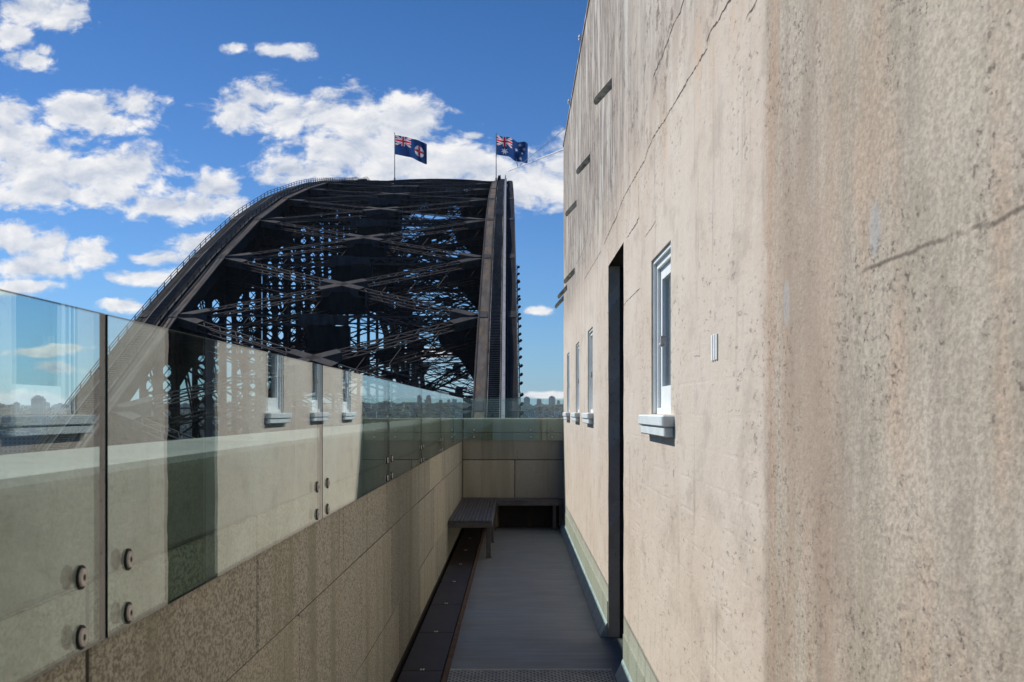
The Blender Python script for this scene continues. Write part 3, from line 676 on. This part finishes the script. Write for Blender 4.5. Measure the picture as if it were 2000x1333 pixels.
mb = MB(); mb.box(gx0-.1, gy0-6.7, .0008, gx1-.1, gy1-6.7, .003); mb.build('pit_shade', 'shadow_pit', gr)  # black sheet flat on the deck, painted as the dark below the mesh

#BRIDGE
# ------------------------------------------------------------------ the steel arch bridge
BR = empty('arch_bridge', (0, 18, -85), math.atan2(16, 2300)); tag(BR, 'huge dark riveted steel arch bridge with twin lattice trusses rising beyond the parapet', 'bridge')
# local frame: x across, y along the bridge from the camera plane, z relative to the eye
BL = Vector((0, -18, 85+EYE))
def bput(mb, name, mat=None, parent=BR):
    o = mb.build(name, mat, None); o.parent = parent
    if parent is BR: o.location = BL
    return o
PN = 17.5; NC = 14                      # panel length, index of the crown node
YC = 263.0; nodes = list(range(0, 2*NC+1)); YN = [YC+(i-NC)*PN for i in nodes]
TAB = [(0, 50.6), (8, 50.1), (18, 47.8), (27, 46.1), (45, 42.5), (63, 38.9), (79, 35.3), (102, 29.4), (120, 23.8), (135, 18.2), (148, 12.8), (158, 8.4), (166, 4.7), (175, .3), (192, -8), (210, -15), (228, -20.5), (246, -24)]
def ztop(y):
    d = abs(y-YC)
    for (a, za), (b, zb) in zip(TAB[:-1], TAB[1:]):
        if d <= b: return za+(zb-za)*(d-a)/(b-a)
    return TAB[-1][1]
def zbot(y):
    d = abs(y-YC); return ztop(y)-18-38*(d/245)**1.7
TR = [(-33.0, -29.5, 1), (-2.8, .7, -1)]   # x0, x1, inner side direction
def lace(mb, p0, p1, w, h, up=(0, 0, 1), fl=.16, pitch=1.15, lw=.11, top=True, side=True, cover=0.0, fm=None, lm=None):
    """box-lattice member: four corner angles, zigzag bars between, solid cover plates over the ends"""
    p0 = Vector(p0); p1 = Vector(p1); L = (p1-p0).length; t = (p1-p0)/L; up = Vector(up)
    s = t.cross(up); s.normalize(); u = s.cross(t)
    for a in (-1, 1):
        for b in (-1, 1): mb.bar(p0+s*a*w/2+u*b*h/2, p1+s*a*w/2+u*b*h/2, fl, fl*.8, u, fm)
    n = max(2, round((L-2*cover)/pitch)); q = p0+t*cover; dl = (L-2*cover)/n
    for i in range(n):
        k = 1 if i % 2 else -1; a = q+t*dl*i; c = q+t*dl*(i+1)
        if top:
            for b in (-1, 1): mb.bar(a+s*k*w/2+u*b*h/2, c-s*k*w/2+u*b*h/2, lw, .03, u, lm)
        if side:
            for b in (-1, 1): mb.bar(a+s*b*w/2+u*k*h/2, c+s*b*w/2-u*k*h/2, .03, lw, u, lm)
    if cover:
        for e, sg in ((p0, 1), (p1, -1)):
            for b in (-1, 1): mb.bar(e+u*b*(h/2+.09), e+t*sg*cover+u*b*(h/2+.09), w+.18, .04, u, fm)
            for b in (-1, 1): mb.bar(e+s*b*(w/2+.09), e+t*sg*cover+s*b*(w/2+.09), .04, h, u, lm)
def holeplate(mb, x0, x1, y, z0, z1, cols, hw=.35, hh=.52, pitch=1.3, th=.03):
    """riveted face plate with columns of hexagonal hand holes"""
    edges = [x0]
    for c in cols: edges += [c-.5, c+.5]
    edges.append(x1)
    for i in range(0, len(edges), 2):
        if edges[i+1]-edges[i] > .02: mb.quad([(edges[i], y, z0), (edges[i+1], y, z0), (edges[i+1], y, z1), (edges[i], y, z1)])
    n = max(1, int((z1-z0)/pitch)); ph = (z1-z0)/n
    for c in cols:
        for k in range(n):
            a = z0+ph*k; b = a+ph; m = (a+b)/2
            H = [(c-hw*.35, m-hh), (c+hw*.35, m-hh), (c+hw, m-hh*.45), (c+hw, m+hh*.45), (c+hw*.35, m+hh), (c-hw*.35, m+hh), (c-hw, m+hh*.45), (c-hw, m-hh*.45)]
            O = [(c-.5, a), (c+.5, a), (c+.5, a), (c+.5, b), (c+.5, b), (c-.5, b), (c-.5, b), (c-.5, a)]
            base = len(mb.v); mb.v += [(p[0], y, p[1]) for p in H]+[(c-.5, y, a), (c+.5, y, a), (c+.5, y, b), (c-.5, y, b)]
            for q in ((8, 9, 1, 0), (9, 2, 1), (9, 10, 3, 2), (10, 4, 3), (10, 11, 5, 4), (11, 6, 5), (11, 8, 7, 6), (8, 0, 7)):
                mb.f.append(tuple(base+j for j in q)); mb.mi.append(0)
for ti, (x0, x1, inn) in enumerate(TR):
    xi = x1 if inn > 0 else x0; xo = x0 if inn > 0 else x1           # inner and outer edge
    # ---- top and bottom chords
    for nm, zf, dep in (('top_chord', ztop, 1.25), ('bottom_chord', zbot, 1.4)):
        mb = MB()
        for a, b in zip(YN[:-1], YN[1:]):
            A = Vector((0, a, zf(a))); B = Vector((0, b, zf(b))); sgn = -1
            for xx in (x0+.12, x1-.12, x0+1.25, x1-1.25):
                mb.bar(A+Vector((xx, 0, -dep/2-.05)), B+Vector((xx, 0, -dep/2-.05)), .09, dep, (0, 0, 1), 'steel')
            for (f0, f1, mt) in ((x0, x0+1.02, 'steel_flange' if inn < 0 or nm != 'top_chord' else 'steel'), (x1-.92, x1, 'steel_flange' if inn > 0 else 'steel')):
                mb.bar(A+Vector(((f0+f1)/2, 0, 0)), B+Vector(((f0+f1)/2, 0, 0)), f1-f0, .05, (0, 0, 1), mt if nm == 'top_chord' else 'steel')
                mb.bar(A+Vector((f0+.07, 0, .045)), B+Vector((f0+.07, 0, .045)), .10, .05, (0, 0, 1), 'steel_lit'); mb.bar(A+Vector((f1-.07, 0, .045)), B+Vector((f1-.07, 0, .045)), .10, .05, (0, 0, 1), 'steel_lit')
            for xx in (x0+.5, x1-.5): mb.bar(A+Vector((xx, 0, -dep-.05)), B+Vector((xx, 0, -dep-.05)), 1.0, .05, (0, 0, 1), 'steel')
            # batten bars over the recess between the webs
            n = 16
            for k in range(n):
                p = A.lerp(B, (k+.5)/n); q = A.lerp(B, (k+1.3)/n)
                xa, xb = x0+1.0, x1-.9
                if k % 2: xa, xb = xb, xa
                mb.bar(p+Vector((xa, 0, -.08)), q+Vector((xb, 0, -.08)), .12, .03, (0, 0, 1), 'steel')
            # splice plates at the node
            for xx in (x0+.5, x1-.46): mb.bar(A.lerp(B, -.045)+Vector((xx, 0, .045)), A.lerp(B, .045)+Vector((xx, 0, .035)), .70, .03, (0, 0, 1), 'steel_lit')
        bput(mb, nm)
    # ---- climbing stair and hand rails on the top chord
    mb = MB(); sx0, sx1 = (x0+1.12, x0+2.08) if inn < 0 else (x0+1.05, x0+2.3)
    y = YN[0]
    while y < YC:
        z = ztop(y); mb.box(sx0, y, z+.10, sx1, y+.2, z+.145); y += .34 if y > 60 else 1.2
    for a, b in zip(YN[:NC], YN[1:NC+1]):
        for xx in (sx0, sx1): mb.bar((xx, a, ztop(a)+.12), (xx, b, ztop(b)+.12), .06, .12)
    bput(mb, 'climbing_stair', 'steel_tread')
    rails = [(x0+1.08, 'steel'), (x0+2.22, 'steel_pipe')] if inn < 0 else [(x0+.12, 'steel'), (x0+2.35, 'steel')]
    for rx, mt in rails:
        mb = MB(); ystep = 2.2; y = YN[1]; pts = []
        while y < YC+60: pts.append(Vector((rx, y, ztop(y)))); y += ystep
        for a, b in zip(pts[:-1], pts[1:]):
            hr = 1.1 if inn < 0 else .62; mb.bar(a, a+Vector((0, 0, hr)), .07, .07, (0, 1, 0))
            for hh in (hr-.03, hr*.5): mb.bar(a+Vector((0, 0, hh)), b+Vector((0, 0, hh)), .05, .05)
        if mt == 'steel_pipe':
            for a, b in zip(pts[:-1], pts[1:]): mb.bar(a+Vector((.12, 0, .25)), b+Vector((.12, 0, .25)), .24, .12)
        bput(mb, 'hand_rail', mt)
    # ---- posts and diagonals
    for i in nodes:
        y = YN[i]; zt, zb = ztop(y)-1.2, zbot(y)
        mb = MB(); cols = (x0+1.0, x1-1.0)
        zs_ = max(zb, -60)
        holeplate(mb, x0+.1, x1-.1, y-.35, zs_, zt-(3.2 if i > 4 else 5), cols)
        mb.quad([(x0+.1, y-.35, zt-(3.2 if i > 4 else 5)), (x1-.1, y-.35, zt-(3.2 if i > 4 else 5)), (x1-.1, y-.35, zt), (x0+.1, y-.35, zt)])
        n = max(2, int((zt-zs_)/1.4)); dz = (zt-zs_)/n
        for k in range(n):
            for c_ in cols:
                mb.bar((c_-.6, y+.35, zs_+k*dz), (c_+.6, y+.35, zs_+(k+1)*dz), .10, .03, (0, 1, 0)); mb.bar((c_+.6, y+.35, zs_+k*dz), (c_-.6, y+.35, zs_+(k+1)*dz), .10, .03, (0, 1, 0))
        for c_ in (x0+.25, (x0+x1)/2, x1-.25): mb.quad([(c_-.2, y+.35, zs_), (c_+.2, y+.35, zs_), (c_+.2, y+.35, zt), (c_-.2, y+.35, zt)])
        for xx in (x0+.1, x1-.1):
            for yy_ in (-.3, .3): mb.box(xx-.05, y+yy_-.14, zs_, xx+.05, y+yy_+.14, zt)
            n = max(2, int((zt-zs_)/1.5)); dz = (zt-zs_)/n
            for k in range(n):
                s_ = .3 if k % 2 else -.3; mb.bar((xx, y-s_, zs_+k*dz), (xx, y+s_, zs_+(k+1)*dz), .12, .04, (1, 0, 0))
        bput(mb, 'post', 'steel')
        # gusset plates with swept edges in the plane of each web
        mb = MB()
        for xx in (x0+.02, x1-.02):
            sl = (ztop(y+4)-ztop(y-4))/8
            pf = [(-3.6, -.9-3.6*sl), (3.6, -.9+3.6*sl), (2.4, -2.2+2.4*sl), (1.3, -3.4), (.8, -5.0), (-.8, -5.0), (-1.3, -3.6), (-2.4, -2.4-2.4*sl)]
            mb.v += [(xx, y+a, zt+1.2+b) for a, b in pf]; n_ = len(mb.v); mb.f.append(tuple(range(n_-8, n_))); mb.mi.append(0)
            mb.v += [(xx, y-a, zb-(zt+1.2)+zt+1.2-b*.8) for a, b in pf]; n_ = len(mb.v); mb.f.append(tuple(range(n_-8, n_))); mb.mi.append(0)
        bput(mb, 'gusset', 'steel')
        if i < 2*NC:
            if i < NC: A = Vector(((x0+x1)/2, YN[i], ztop(YN[i])-1.2)); B = Vector(((x0+x1)/2, YN[i+1], zbot(YN[i+1])))
            else: A = Vector(((x0+x1)/2, YN[i+1], ztop(YN[i+1])-1.2)); B = Vector(((x0+x1)/2, YN[i], zbot(YN[i])))
            mb = MB(); lace(mb, A, B, 3.1, .8, (0, 0, 1), .16, 2.2, .12, top=False)
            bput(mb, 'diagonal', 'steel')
    # ---- lamp fixtures along the outer edge of the near chord
    if inn < 0:
        y = 90
        while y < 122:
            mb = MB()
            for dz in (-.5, .2, .9):
                mb.bar((x1, y, ztop(y)+dz-1.2), (x1+.25, y, ztop(y)+dz-1.0), .05, .05); mb.tube((x1+.20, y-.12, ztop(y)+dz-1.02), (x1+.28, y+.10, ztop(y)+dz-.9), .09, 8, .13)
            mb.bar((x1+.1, y, ztop(y)-2.2), (x1+.1, y, ztop(y)+.2), .08, .08)
            bput(mb, 'floodlight', 'steel'); y += 4.9
XI0, XI1 = TR[0][1], TR[1][0]          # inner faces
XM = (XI0+XI1)/2
def ctr_box(mb, y, z, w, h, d=.9):
    mb.box(XM-w/2, y-d, z-h, XM+w/2, y+d, z-.2)
for i in nodes:
    y = YN[i]; zt = ztop(y)-.35; zb = zbot(y)
    near = i < NC+1
    # cross strut in the plane of the top chords, two planes deep
    mb = MB(); lace(mb, (XI0, y, zt-.15), (XM, y, zt-.15), .95, .8, (0, 0, 1), .15, 1.15, .11, cover=2.6, side=False, fm='steel_lit', lm='steel_lit')
    lace(mb, (XM, y, zt-.15), (XI1, y, zt-.15), .8, .6, (0, 0, 1), .11, 1.0, .09, cover=1.6, fm='steel_lit', lm='steel_lit')
    lace(mb, (XI0, y, zt-3.0), (XI1, y, zt-3.0), .95, .5, (0, 0, 1), .16, 1.3, .11, side=False, fm='steel', lm='steel')
    n = 8
    for k in range(n):
        a = XI0+(XI1-XI0)*k/n; b = XI0+(XI1-XI0)*(k+1)/n; s_ = (k % 2)
        for yy_ in (0,): mb.bar((a, y+yy_, zt-.5-2.4*s_), (b, y+yy_, zt-.5-2.4*(1-s_)), .14, .12, (0, 1, 0), 'steel')
    # knee plates at the ends and the centre block
    for xx, s_ in ((XI0, 1), (XI1, -1)):
        k_ = 1 if near else .55
        mb.quad([(xx, y, zt-.4), (xx+s_*4.0*k_, y, zt-.4), (xx+s_*3.4*k_, y, zt-2.3), (xx+s_*1.8*k_, y, zt-3.4), (xx+s_*.7*k_, y, zt-5.0), (xx, y, zt-6.2)], 'steel')
    if near: mb.box(XM-1.9, y-.4, zt-3.1, XM+1.9, y+.4, zt-.7, 'steel')
    bput(mb, 'cross_strut')
    # sway frame between the posts
    hgt = zt-3.2-max(zb, -45); nst = 1 if hgt < 20 or not near else 2
    mb = MB(); z1 = zt-3.2
    for st in range(nst):
        z0 = z1-hgt/nst
        for sx in (1, -1):
            A = (XI0 if sx > 0 else XI1, y, z1-.6); B = (XI1 if sx > 0 else XI0, y, z0+.6)
            lace(mb, A, B, .7, .7, (0, 1, 0), .12, 1.7 if near else 2.6, .09, side=near, fm='steel', lm='steel')
        lace(mb, (XI0, y, z0), (XI1, y, z0), .9, 1.0, (0, 0, 1), .15, 1.6, .09, top=near, fm='steel', lm='steel')
        zc = (z0+z1)/2
        mb.quad([(XM-1.3, y, zc-.9), (XM+1.3, y, zc-.9), (XM+1.3, y, zc+.9), (XM-1.3, y, zc+.9)], 'steel')
        z1 = z0
    bput(mb, 'sway_frame')
    if i < 2*NC:
        y2 = YN[i+1]; zt2 = ztop(y2)-.35; ym = (y+y2)/2; zm = (zt+zt2)/2
        M = Vector((XM, ym, zm-.1))
        mb = MB()
        for (xa, ya, za) in ((XI0, y, zt), (XI1, y, zt), (XI0, y2, zt2), (XI1, y2, zt2)):
            A = Vector((xa, ya, za-.1)); up = Vector((0, -(zt2-zt)/PN, 1)).normalized()
            A = A.lerp(M, .02)
            lace(mb, A, M, .72, .6, up, .11, 1.05, .08, cover=2.5, side=False, fm='steel_lit', lm='steel_lit')
            if near: lace(mb, A-Vector((0, 0, 1.9)), M-Vector((0, 0, 1.9)), .8, .3, up, .10, 2.0, .09, top=False, fm='steel', lm='steel')
            # vertical web bars
            n = 9 if near else 0
            for k in range(n):
                p = A.lerp(M, k/n); q = A.lerp(M, (k+1)/n); s_ = k % 2
                mb.bar(p-Vector((0, 0, .3+1.7*s_)), q-Vector((0, 0, .3+1.7*(1-s_))), .09, .09, (0, 0, 1), 'steel')
        d = Vector((XI1-XI0, y2-y, 0)).normalized()
        for yy_ in (-1.1, 1.1) if near else ():
            mb.quad([M+Vector((-2.3, yy_, -.5)), M+Vector((2.3, yy_, -.5)), M+Vector((2.3, yy_, -2.5)), M+Vector((-2.3, yy_, -2.5))], 'steel')
        for xx in (-2.3, 2.3) if near else (): mb.quad([M+Vector((xx, -1.1, -.5)), M+Vector((xx, 1.1, -.5)), M+Vector((xx, 1.1, -2.5)), M+Vector((xx, -1.1, -2.5))], 'steel')
        bput(mb, 'lateral_bracing')
        # bottom laterals
        zb2 = zbot(y2); M = Vector((XM, ym, (zb+zb2)/2)); mb = MB()
        for (xa, ya, za) in ((XI0, y, zb), (XI1, y, zb), (XI0, y2, zb2), (XI1, y2, zb2)):
            lace(mb, (xa, ya, za), M, .9, .6, (0, 0, 1), .14, 1.8, .09, cover=2, side=False, fm='steel_lit', lm='steel')
        bput(mb, 'lower_bracing')
# crown: maintenance gantry joining both trusses
mb = MB(); zc = ztop(YC)
for k in range(14):
    a = k/14; b = (k+1)/14; X = lambda t: XI0+(XI1-XI0)*t; Z = lambda t: zc+.1+.8*max(0, math.sin(math.pi*t))**.7
    for yy_ in (-.9, .9):
        mb.bar((X(a), YC+yy_, Z(a)), (X(b), YC+yy_, Z(b)), .25, .3); mb.bar((X(a), YC+yy_, Z(a)-1.5), (X(b), YC+yy_, Z(b)-1.5), .25, .25)
        mb.bar((X(a), YC+yy_, Z(a)-1.5), (X(b), YC+yy_, Z(b)), .12, .12); mb.bar((X(a), YC+yy_, Z(a)), (X(b), YC+yy_, Z(b)-1.5), .12, .12)
bput(mb, 'crown_gantry', 'steel')
# hangers and roadway below
mb = MB(); mb.box(-36, 0, -31.5, 3.5, 526, -29.2, 'steel'); mb.box(-35.5, 0, -29.2, 3.0, 526, -29.0, 'asphalt'); bput(mb, 'road_deck')
for (x0, x1, inn) in TR:
    for i in range(5, 24):
        y = YN[i]
        if zbot(y) > -28: mb = MB(); mb.bar(((x0+x1)/2, y, zbot(y)), ((x0+x1)/2, y, -29.1), .9, .6); bput(mb, 'hanger', 'steel')

# ------------------------------------------------------------------ flags over the crown
def toworld(x, y, z):
    a = BR.rotation_euler.z; x2 = x; y2 = y-18
    return Vector((x2*math.cos(a)-y2*math.sin(a), 18+x2*math.sin(a)+y2*math.cos(a), z+EYE))
FW, FH = 7.6, 4.35
def fwave(s, t, kind=0):
    """cloth surface: s along the fly, t up the hoist"""
    s = min(1.0, max(0.0, s)); x = s*FW*.93; dro = -.9*s-.75*s*s
    y = .6*math.sin(s*(10.5+kind*2)+t*(1.6-kind*3)+kind)*s**.6+.25*math.sin(s*21+t*3.5+kind*2)*s
    z = (t-1)*FH*(1-.07*s*math.sin(5*s+1))+dro*1.15+.22*math.sin(s*(9+3*kind)+2.2+kind)*s
    return Vector((x, y, z))
ASP = 7.6/4.35
def in_star(s, t, c, r, n, inner=.45):
    dx, dy = (s-c[0])*ASP, t-c[1]; q = math.hypot(dx, dy)
    if q > r: return False
    a = (math.atan2(dx, dy)/(2*math.pi/n)) % 1.0; a = abs(a-.5)*2          # 1 at a tip, 0 between
    return q < r*(inner+(1-inner)*max(0, (a-.35)/.65)**1.3)
def design(kind, s, t):
    """0 blue, 1 white, 2 red, 3 gold"""
    if s < .5 and t > .5:
        u = s*2; v = (t-.5)*2; dx = (u-.5)*ASP; dy = v-.5
        if abs(dx) < .10 or abs(dy) < .10: return 2
        if abs(dx) < .17 or abs(dy) < .17: return 1
        d1 = abs(dy-dx/ASP)*.87; d2 = abs(dy+dx/ASP)*.87
        if min(d1, d2) < .032: return 2
        if min(d1, d2) < .10: return 1
        return 0
    if kind == 0:
        dx, dy = (s-.76)*ASP, t-.48; q = math.hypot(dx, dy)
        if q < .26:
            for c in ((0, 0), (0, .19), (0, -.19), (.19, 0), (-.19, 0)):
                if math.hypot(dx-c[0], dy-c[1]) < .035: return 3
            return 2 if abs(dx) < .055 or abs(dy) < .055 else 1
    else:
        for c, r, n in (((.25, .24), .19, 7), ((.75, .85), .10, 7), ((.64, .56), .10, 7), ((.87, .62), .10, 7), ((.75, .16), .10, 7), ((.81, .43), .06, 5)):
            if in_star(s, t, c, r, n): return 1
    return 0
def flag(kind, loc):
    e = empty('flag', loc, .05+.12*kind)
    mb = MB(); n, k = 150, 84; ms = ['flag_blue', 'flag_white', 'flag_red', 'flag_gold']
    for i in range(n+1):
        for j in range(k+1): mb.v.append(tuple(fwave(i/n, j/k, kind)))
    for m_ in ms: mb.mat(m_)
    for i in range(n):
        for j in range(k): a = i*(k+1)+j; mb.f.append((a, a+k+1, a+k+2, a+1)); mb.mi.append(design(kind, (i+.5)/n, (j+.5)/k))
    o = mb.build('cloth', None, e)
    for p in o.data.polygons: p.use_smooth = True
    mb = MB(); mb.tube((-.02, 0, -.02), (-.02, 0, -FH), .03, 6); mb.build('hoist_rope', 'flag_white', e)
    return e
for x, k, pl, fl in ((-25.4, 0, 'steel flagpole standing on the bridge crown, left of the two', 'blue ensign flag with red cross on a white disc, left flag over the bridge'),
                     (-2.75, 1, 'steel flagpole at the right end of the bridge crown', 'blue ensign flag with white stars, right flag over the bridge')):
    b = toworld(x, YC, ztop(YC)+.2); top = 11.1
    mb = MB(); mb.tube((0, 0, 0), (0, 0, 1.2), .2, 8); mb.tube((0, 0, 1.2), (0, 0, top), .10, 8, .06); mb.tube((0, 0, top), (0, 0, top+.25), .12, 8, .04)
    o = mb.build('flagpole', 'pole_steel'); o.location = b; tag(o, pl, 'flagpole', 'flagpoles on the bridge crown')
    f = flag(k, b+Vector((.12, 0, top-.3))); tag(f, fl, 'flag', 'flags over the bridge')
#CITY
# ------------------------------------------------------------------ city beyond the harbour
rc = random.Random(11)
def tower(X, Y, top, wd, dp, matn, label, group, crown=0):
    """one building: body, set-back top, plant room"""
    z0 = land_h(X, Y)-6 if Y > 760 else -85
    e = empty('tower_block', (X, Y, z0)); H = top+EYE-z0
    mb = MB(); mb.box(-wd/2, -dp/2, 0, wd/2, dp/2, H*(.93 if crown else 1)); mb.build('storeys', matn, e)
    mb = MB()
    if crown: mb.box(-wd*.38, -dp*.38, H*.93, wd*.38, dp*.38, H)
    mb.box(-wd*.2, -dp*.2, H, wd*.12, dp*.2, H+max(2.5, H*.03)); mb.build('plant_room', 'tower_grey' if matn != 'tower_grey' else 'tower_pale', e)
    tag(e, label, 'tower block' if H > 60 else 'building', group)
def pxz(px, py, Y): return ((px-1008)*Y/2300, (803-py)*Y/2300)
mt = ['tower_pale', 'tower_grey', 'tower_brown', 'tower_glass']
def far(px, py, wpx, Y, m, label, group='distant towers on the skyline', crown=0):
    X, z = pxz(px, py, Y); tower(X, Y, z, wpx*Y/2300, wpx*Y/2300*.8, m, label, group, crown)
# towers one can pick out
far(1196, 773, 9, 5200, 'tower_brown', 'brown twin tower mirrored in the far glass panels, farther of the pair', crown=1)
far(1178, 773, 10, 5250, 'tower_brown', 'brown twin tower mirrored in the far glass panels, nearer of the pair', crown=1)
far(1029, 776, 12, 5000, 'tower_glass', 'broad dark tower on the skyline just right of the bridge', crown=1)
far(1053, 780, 9, 5100, 'tower_grey', 'grey slab tower on the skyline between the bridge and the wall')
far(1078, 775, 13, 4900, 'tower_pale', 'widest pale tower on the skyline nearest the cream wall', crown=1)
far(75, 775, 22, 2300, 'tower_grey', 'stepped grey tower standing alone on the left skyline', crown=1)
far(33, 787, 10, 2500, 'tower_grey', 'short grey tower at the far left of the skyline')
far(118, 790, 18, 2500, 'tower_pale', 'low pale block on the left skyline beside the bridge chord')
far(243, 836, 34, 1100, 'tower_pale', 'white apartment tower with window rows behind the bridge chord')
far(278, 842, 22, 1150, 'tower_grey', 'grey apartment tower beside the white one behind the bridge chord')
far(45, 848, 70, 1050, 'tower_grey', 'wide grey waterfront block low at the far left')
far(130, 868, 46, 1000, 'tower_brown', 'brown waterfront block low at the left of the bridge')
G1 = 'small hazy blocks along the middle of the skyline'; G2 = 'small hazy blocks on the skyline right of the bridge'; G3 = 'small hazy blocks on the left skyline'
L1 = 'small hazy building in the far skyline below the right part of the arch'; L2 = 'small hazy building in the far skyline right of the bridge'; L3 = 'small hazy building in the far skyline at the left behind the glass'
px = 440
while px < 1000:
    wpx = rc.uniform(3.5, 8); cl = 1 if 800 < px < 920 else .55
    far(px, 797-rc.random()**1.2*20*cl-rc.uniform(1, 4), wpx, rc.uniform(4300, 6500), rc.choice(mt), L1, G1); px += wpx*rc.uniform(.6, 1.5)
px = 1004
while px < 1112:
    wpx = rc.uniform(4, 8); far(px, 796-rc.random()**1.1*18, wpx, rc.uniform(4300, 6500), rc.choice(mt), L2, G2); px += wpx*rc.uniform(.6, 1.3)
px = 1114
L5 = 'small hazy building on the far skyline, seen only mirrored in the far glass panels'
while px < 1330:
    wpx = rc.uniform(3.5, 8); far(px, 797-rc.random()**1.1*(20 if px < 1210 else 12), wpx, rc.uniform(4300, 6500), rc.choice(mt), L5, 'skyline blocks mirrored in the glass'); px += wpx*rc.uniform(.6, 1.3)
px = -90
while px < 430:
    wpx = rc.uniform(6, 15); far(px, 801-rc.random()**1.6*16, wpx, rc.uniform(2600, 4200), rc.choice(mt), L3, G3); px += wpx*rc.uniform(.8, 1.9)
px = -60
G4 = 'mid-distance blocks low behind the glass'; L4 = 'mid-rise block on the near shore, low behind the left glass'
for _ in range(34):
    px = rc.uniform(-60, 420); Y = rc.uniform(1300, 2300); far(px, rc.uniform(818, 850), rc.uniform(12, 30), Y, rc.choice(mt), L4, G4)
# tree masses over the ridges
mb = MB()
for _ in range(5200):
    Y = 1000+rc.random()**.8*7500; X = rc.uniform(-.52, .16)*Y; r = rc.uniform(5, 13); z = land_h(X, Y)+r*.4
    n = 6; b = len(mb.v)
    for lev, (rr, hh) in enumerate(((.8, -.5), (1.0, .15), (.55, .8))):
        for k in range(n):
            a = 2*math.pi*(k+.5*lev)/n; q = rc.uniform(.8, 1.2); mb.v.append((X+r*rr*q*math.cos(a)*1.6, Y+r*rr*q*math.sin(a), z+r*hh*q))
    mb.v.append((X, Y, z+r*1.05))
    for lev in range(2):
        for k in range(n): mb.f.append((b+lev*n+k, b+lev*n+(k+1) % n, b+(lev+1)*n+(k+1) % n, b+(lev+1)*n+k)); mb.mi.append(0)
    for k in range(n): mb.f.append((b+2*n+k, b+2*n+(k+1) % n, b+3*n)); mb.mi.append(0)
o = mb.build('tree_cover', 'foliage'); tag(o, 'dark green suburban tree cover over the far shore', 'trees', kind='stuff')
mb = MB()
for _ in range(3500):
    Y = 1000+rc.random()**.8*6500; X = rc.uniform(-.5, .15)*Y; w_ = rc.uniform(6, 14); z = land_h(X, Y); mb.box(X-w_, Y-w_*.7, z-4, X+w_, Y+w_*.7, z+rc.uniform(5, 15), rc.choice(['tower_pale', 'tower_brown', 'tower_pale', 'tower_grey']))
o = mb.build('suburb', None); tag(o, 'mass of small suburban houses over the far shore', 'houses', kind='stuff')
# ------------------------------------------------------------------ haze over the harbour
m = bpy.data.materials.new('haze'); m.use_nodes = True; N = NT(m.node_tree); MATS['haze'] = m
pv = N.n('ShaderNodeVolumePrincipled', {'Color': (.80, .88, 1, 1), 'Density': 4.5e-5, 'Anisotropy': .2})
o_ = N.n('ShaderNodeOutputMaterial'); m.node_tree.links.new(pv.outputs[0], o_.inputs['Volume'])
mb = MB(); mb.box(-13600, -3100, -100, 13600, 13800, 70); o = mb.build('haze', 'haze'); tag(o, kind='stuff')
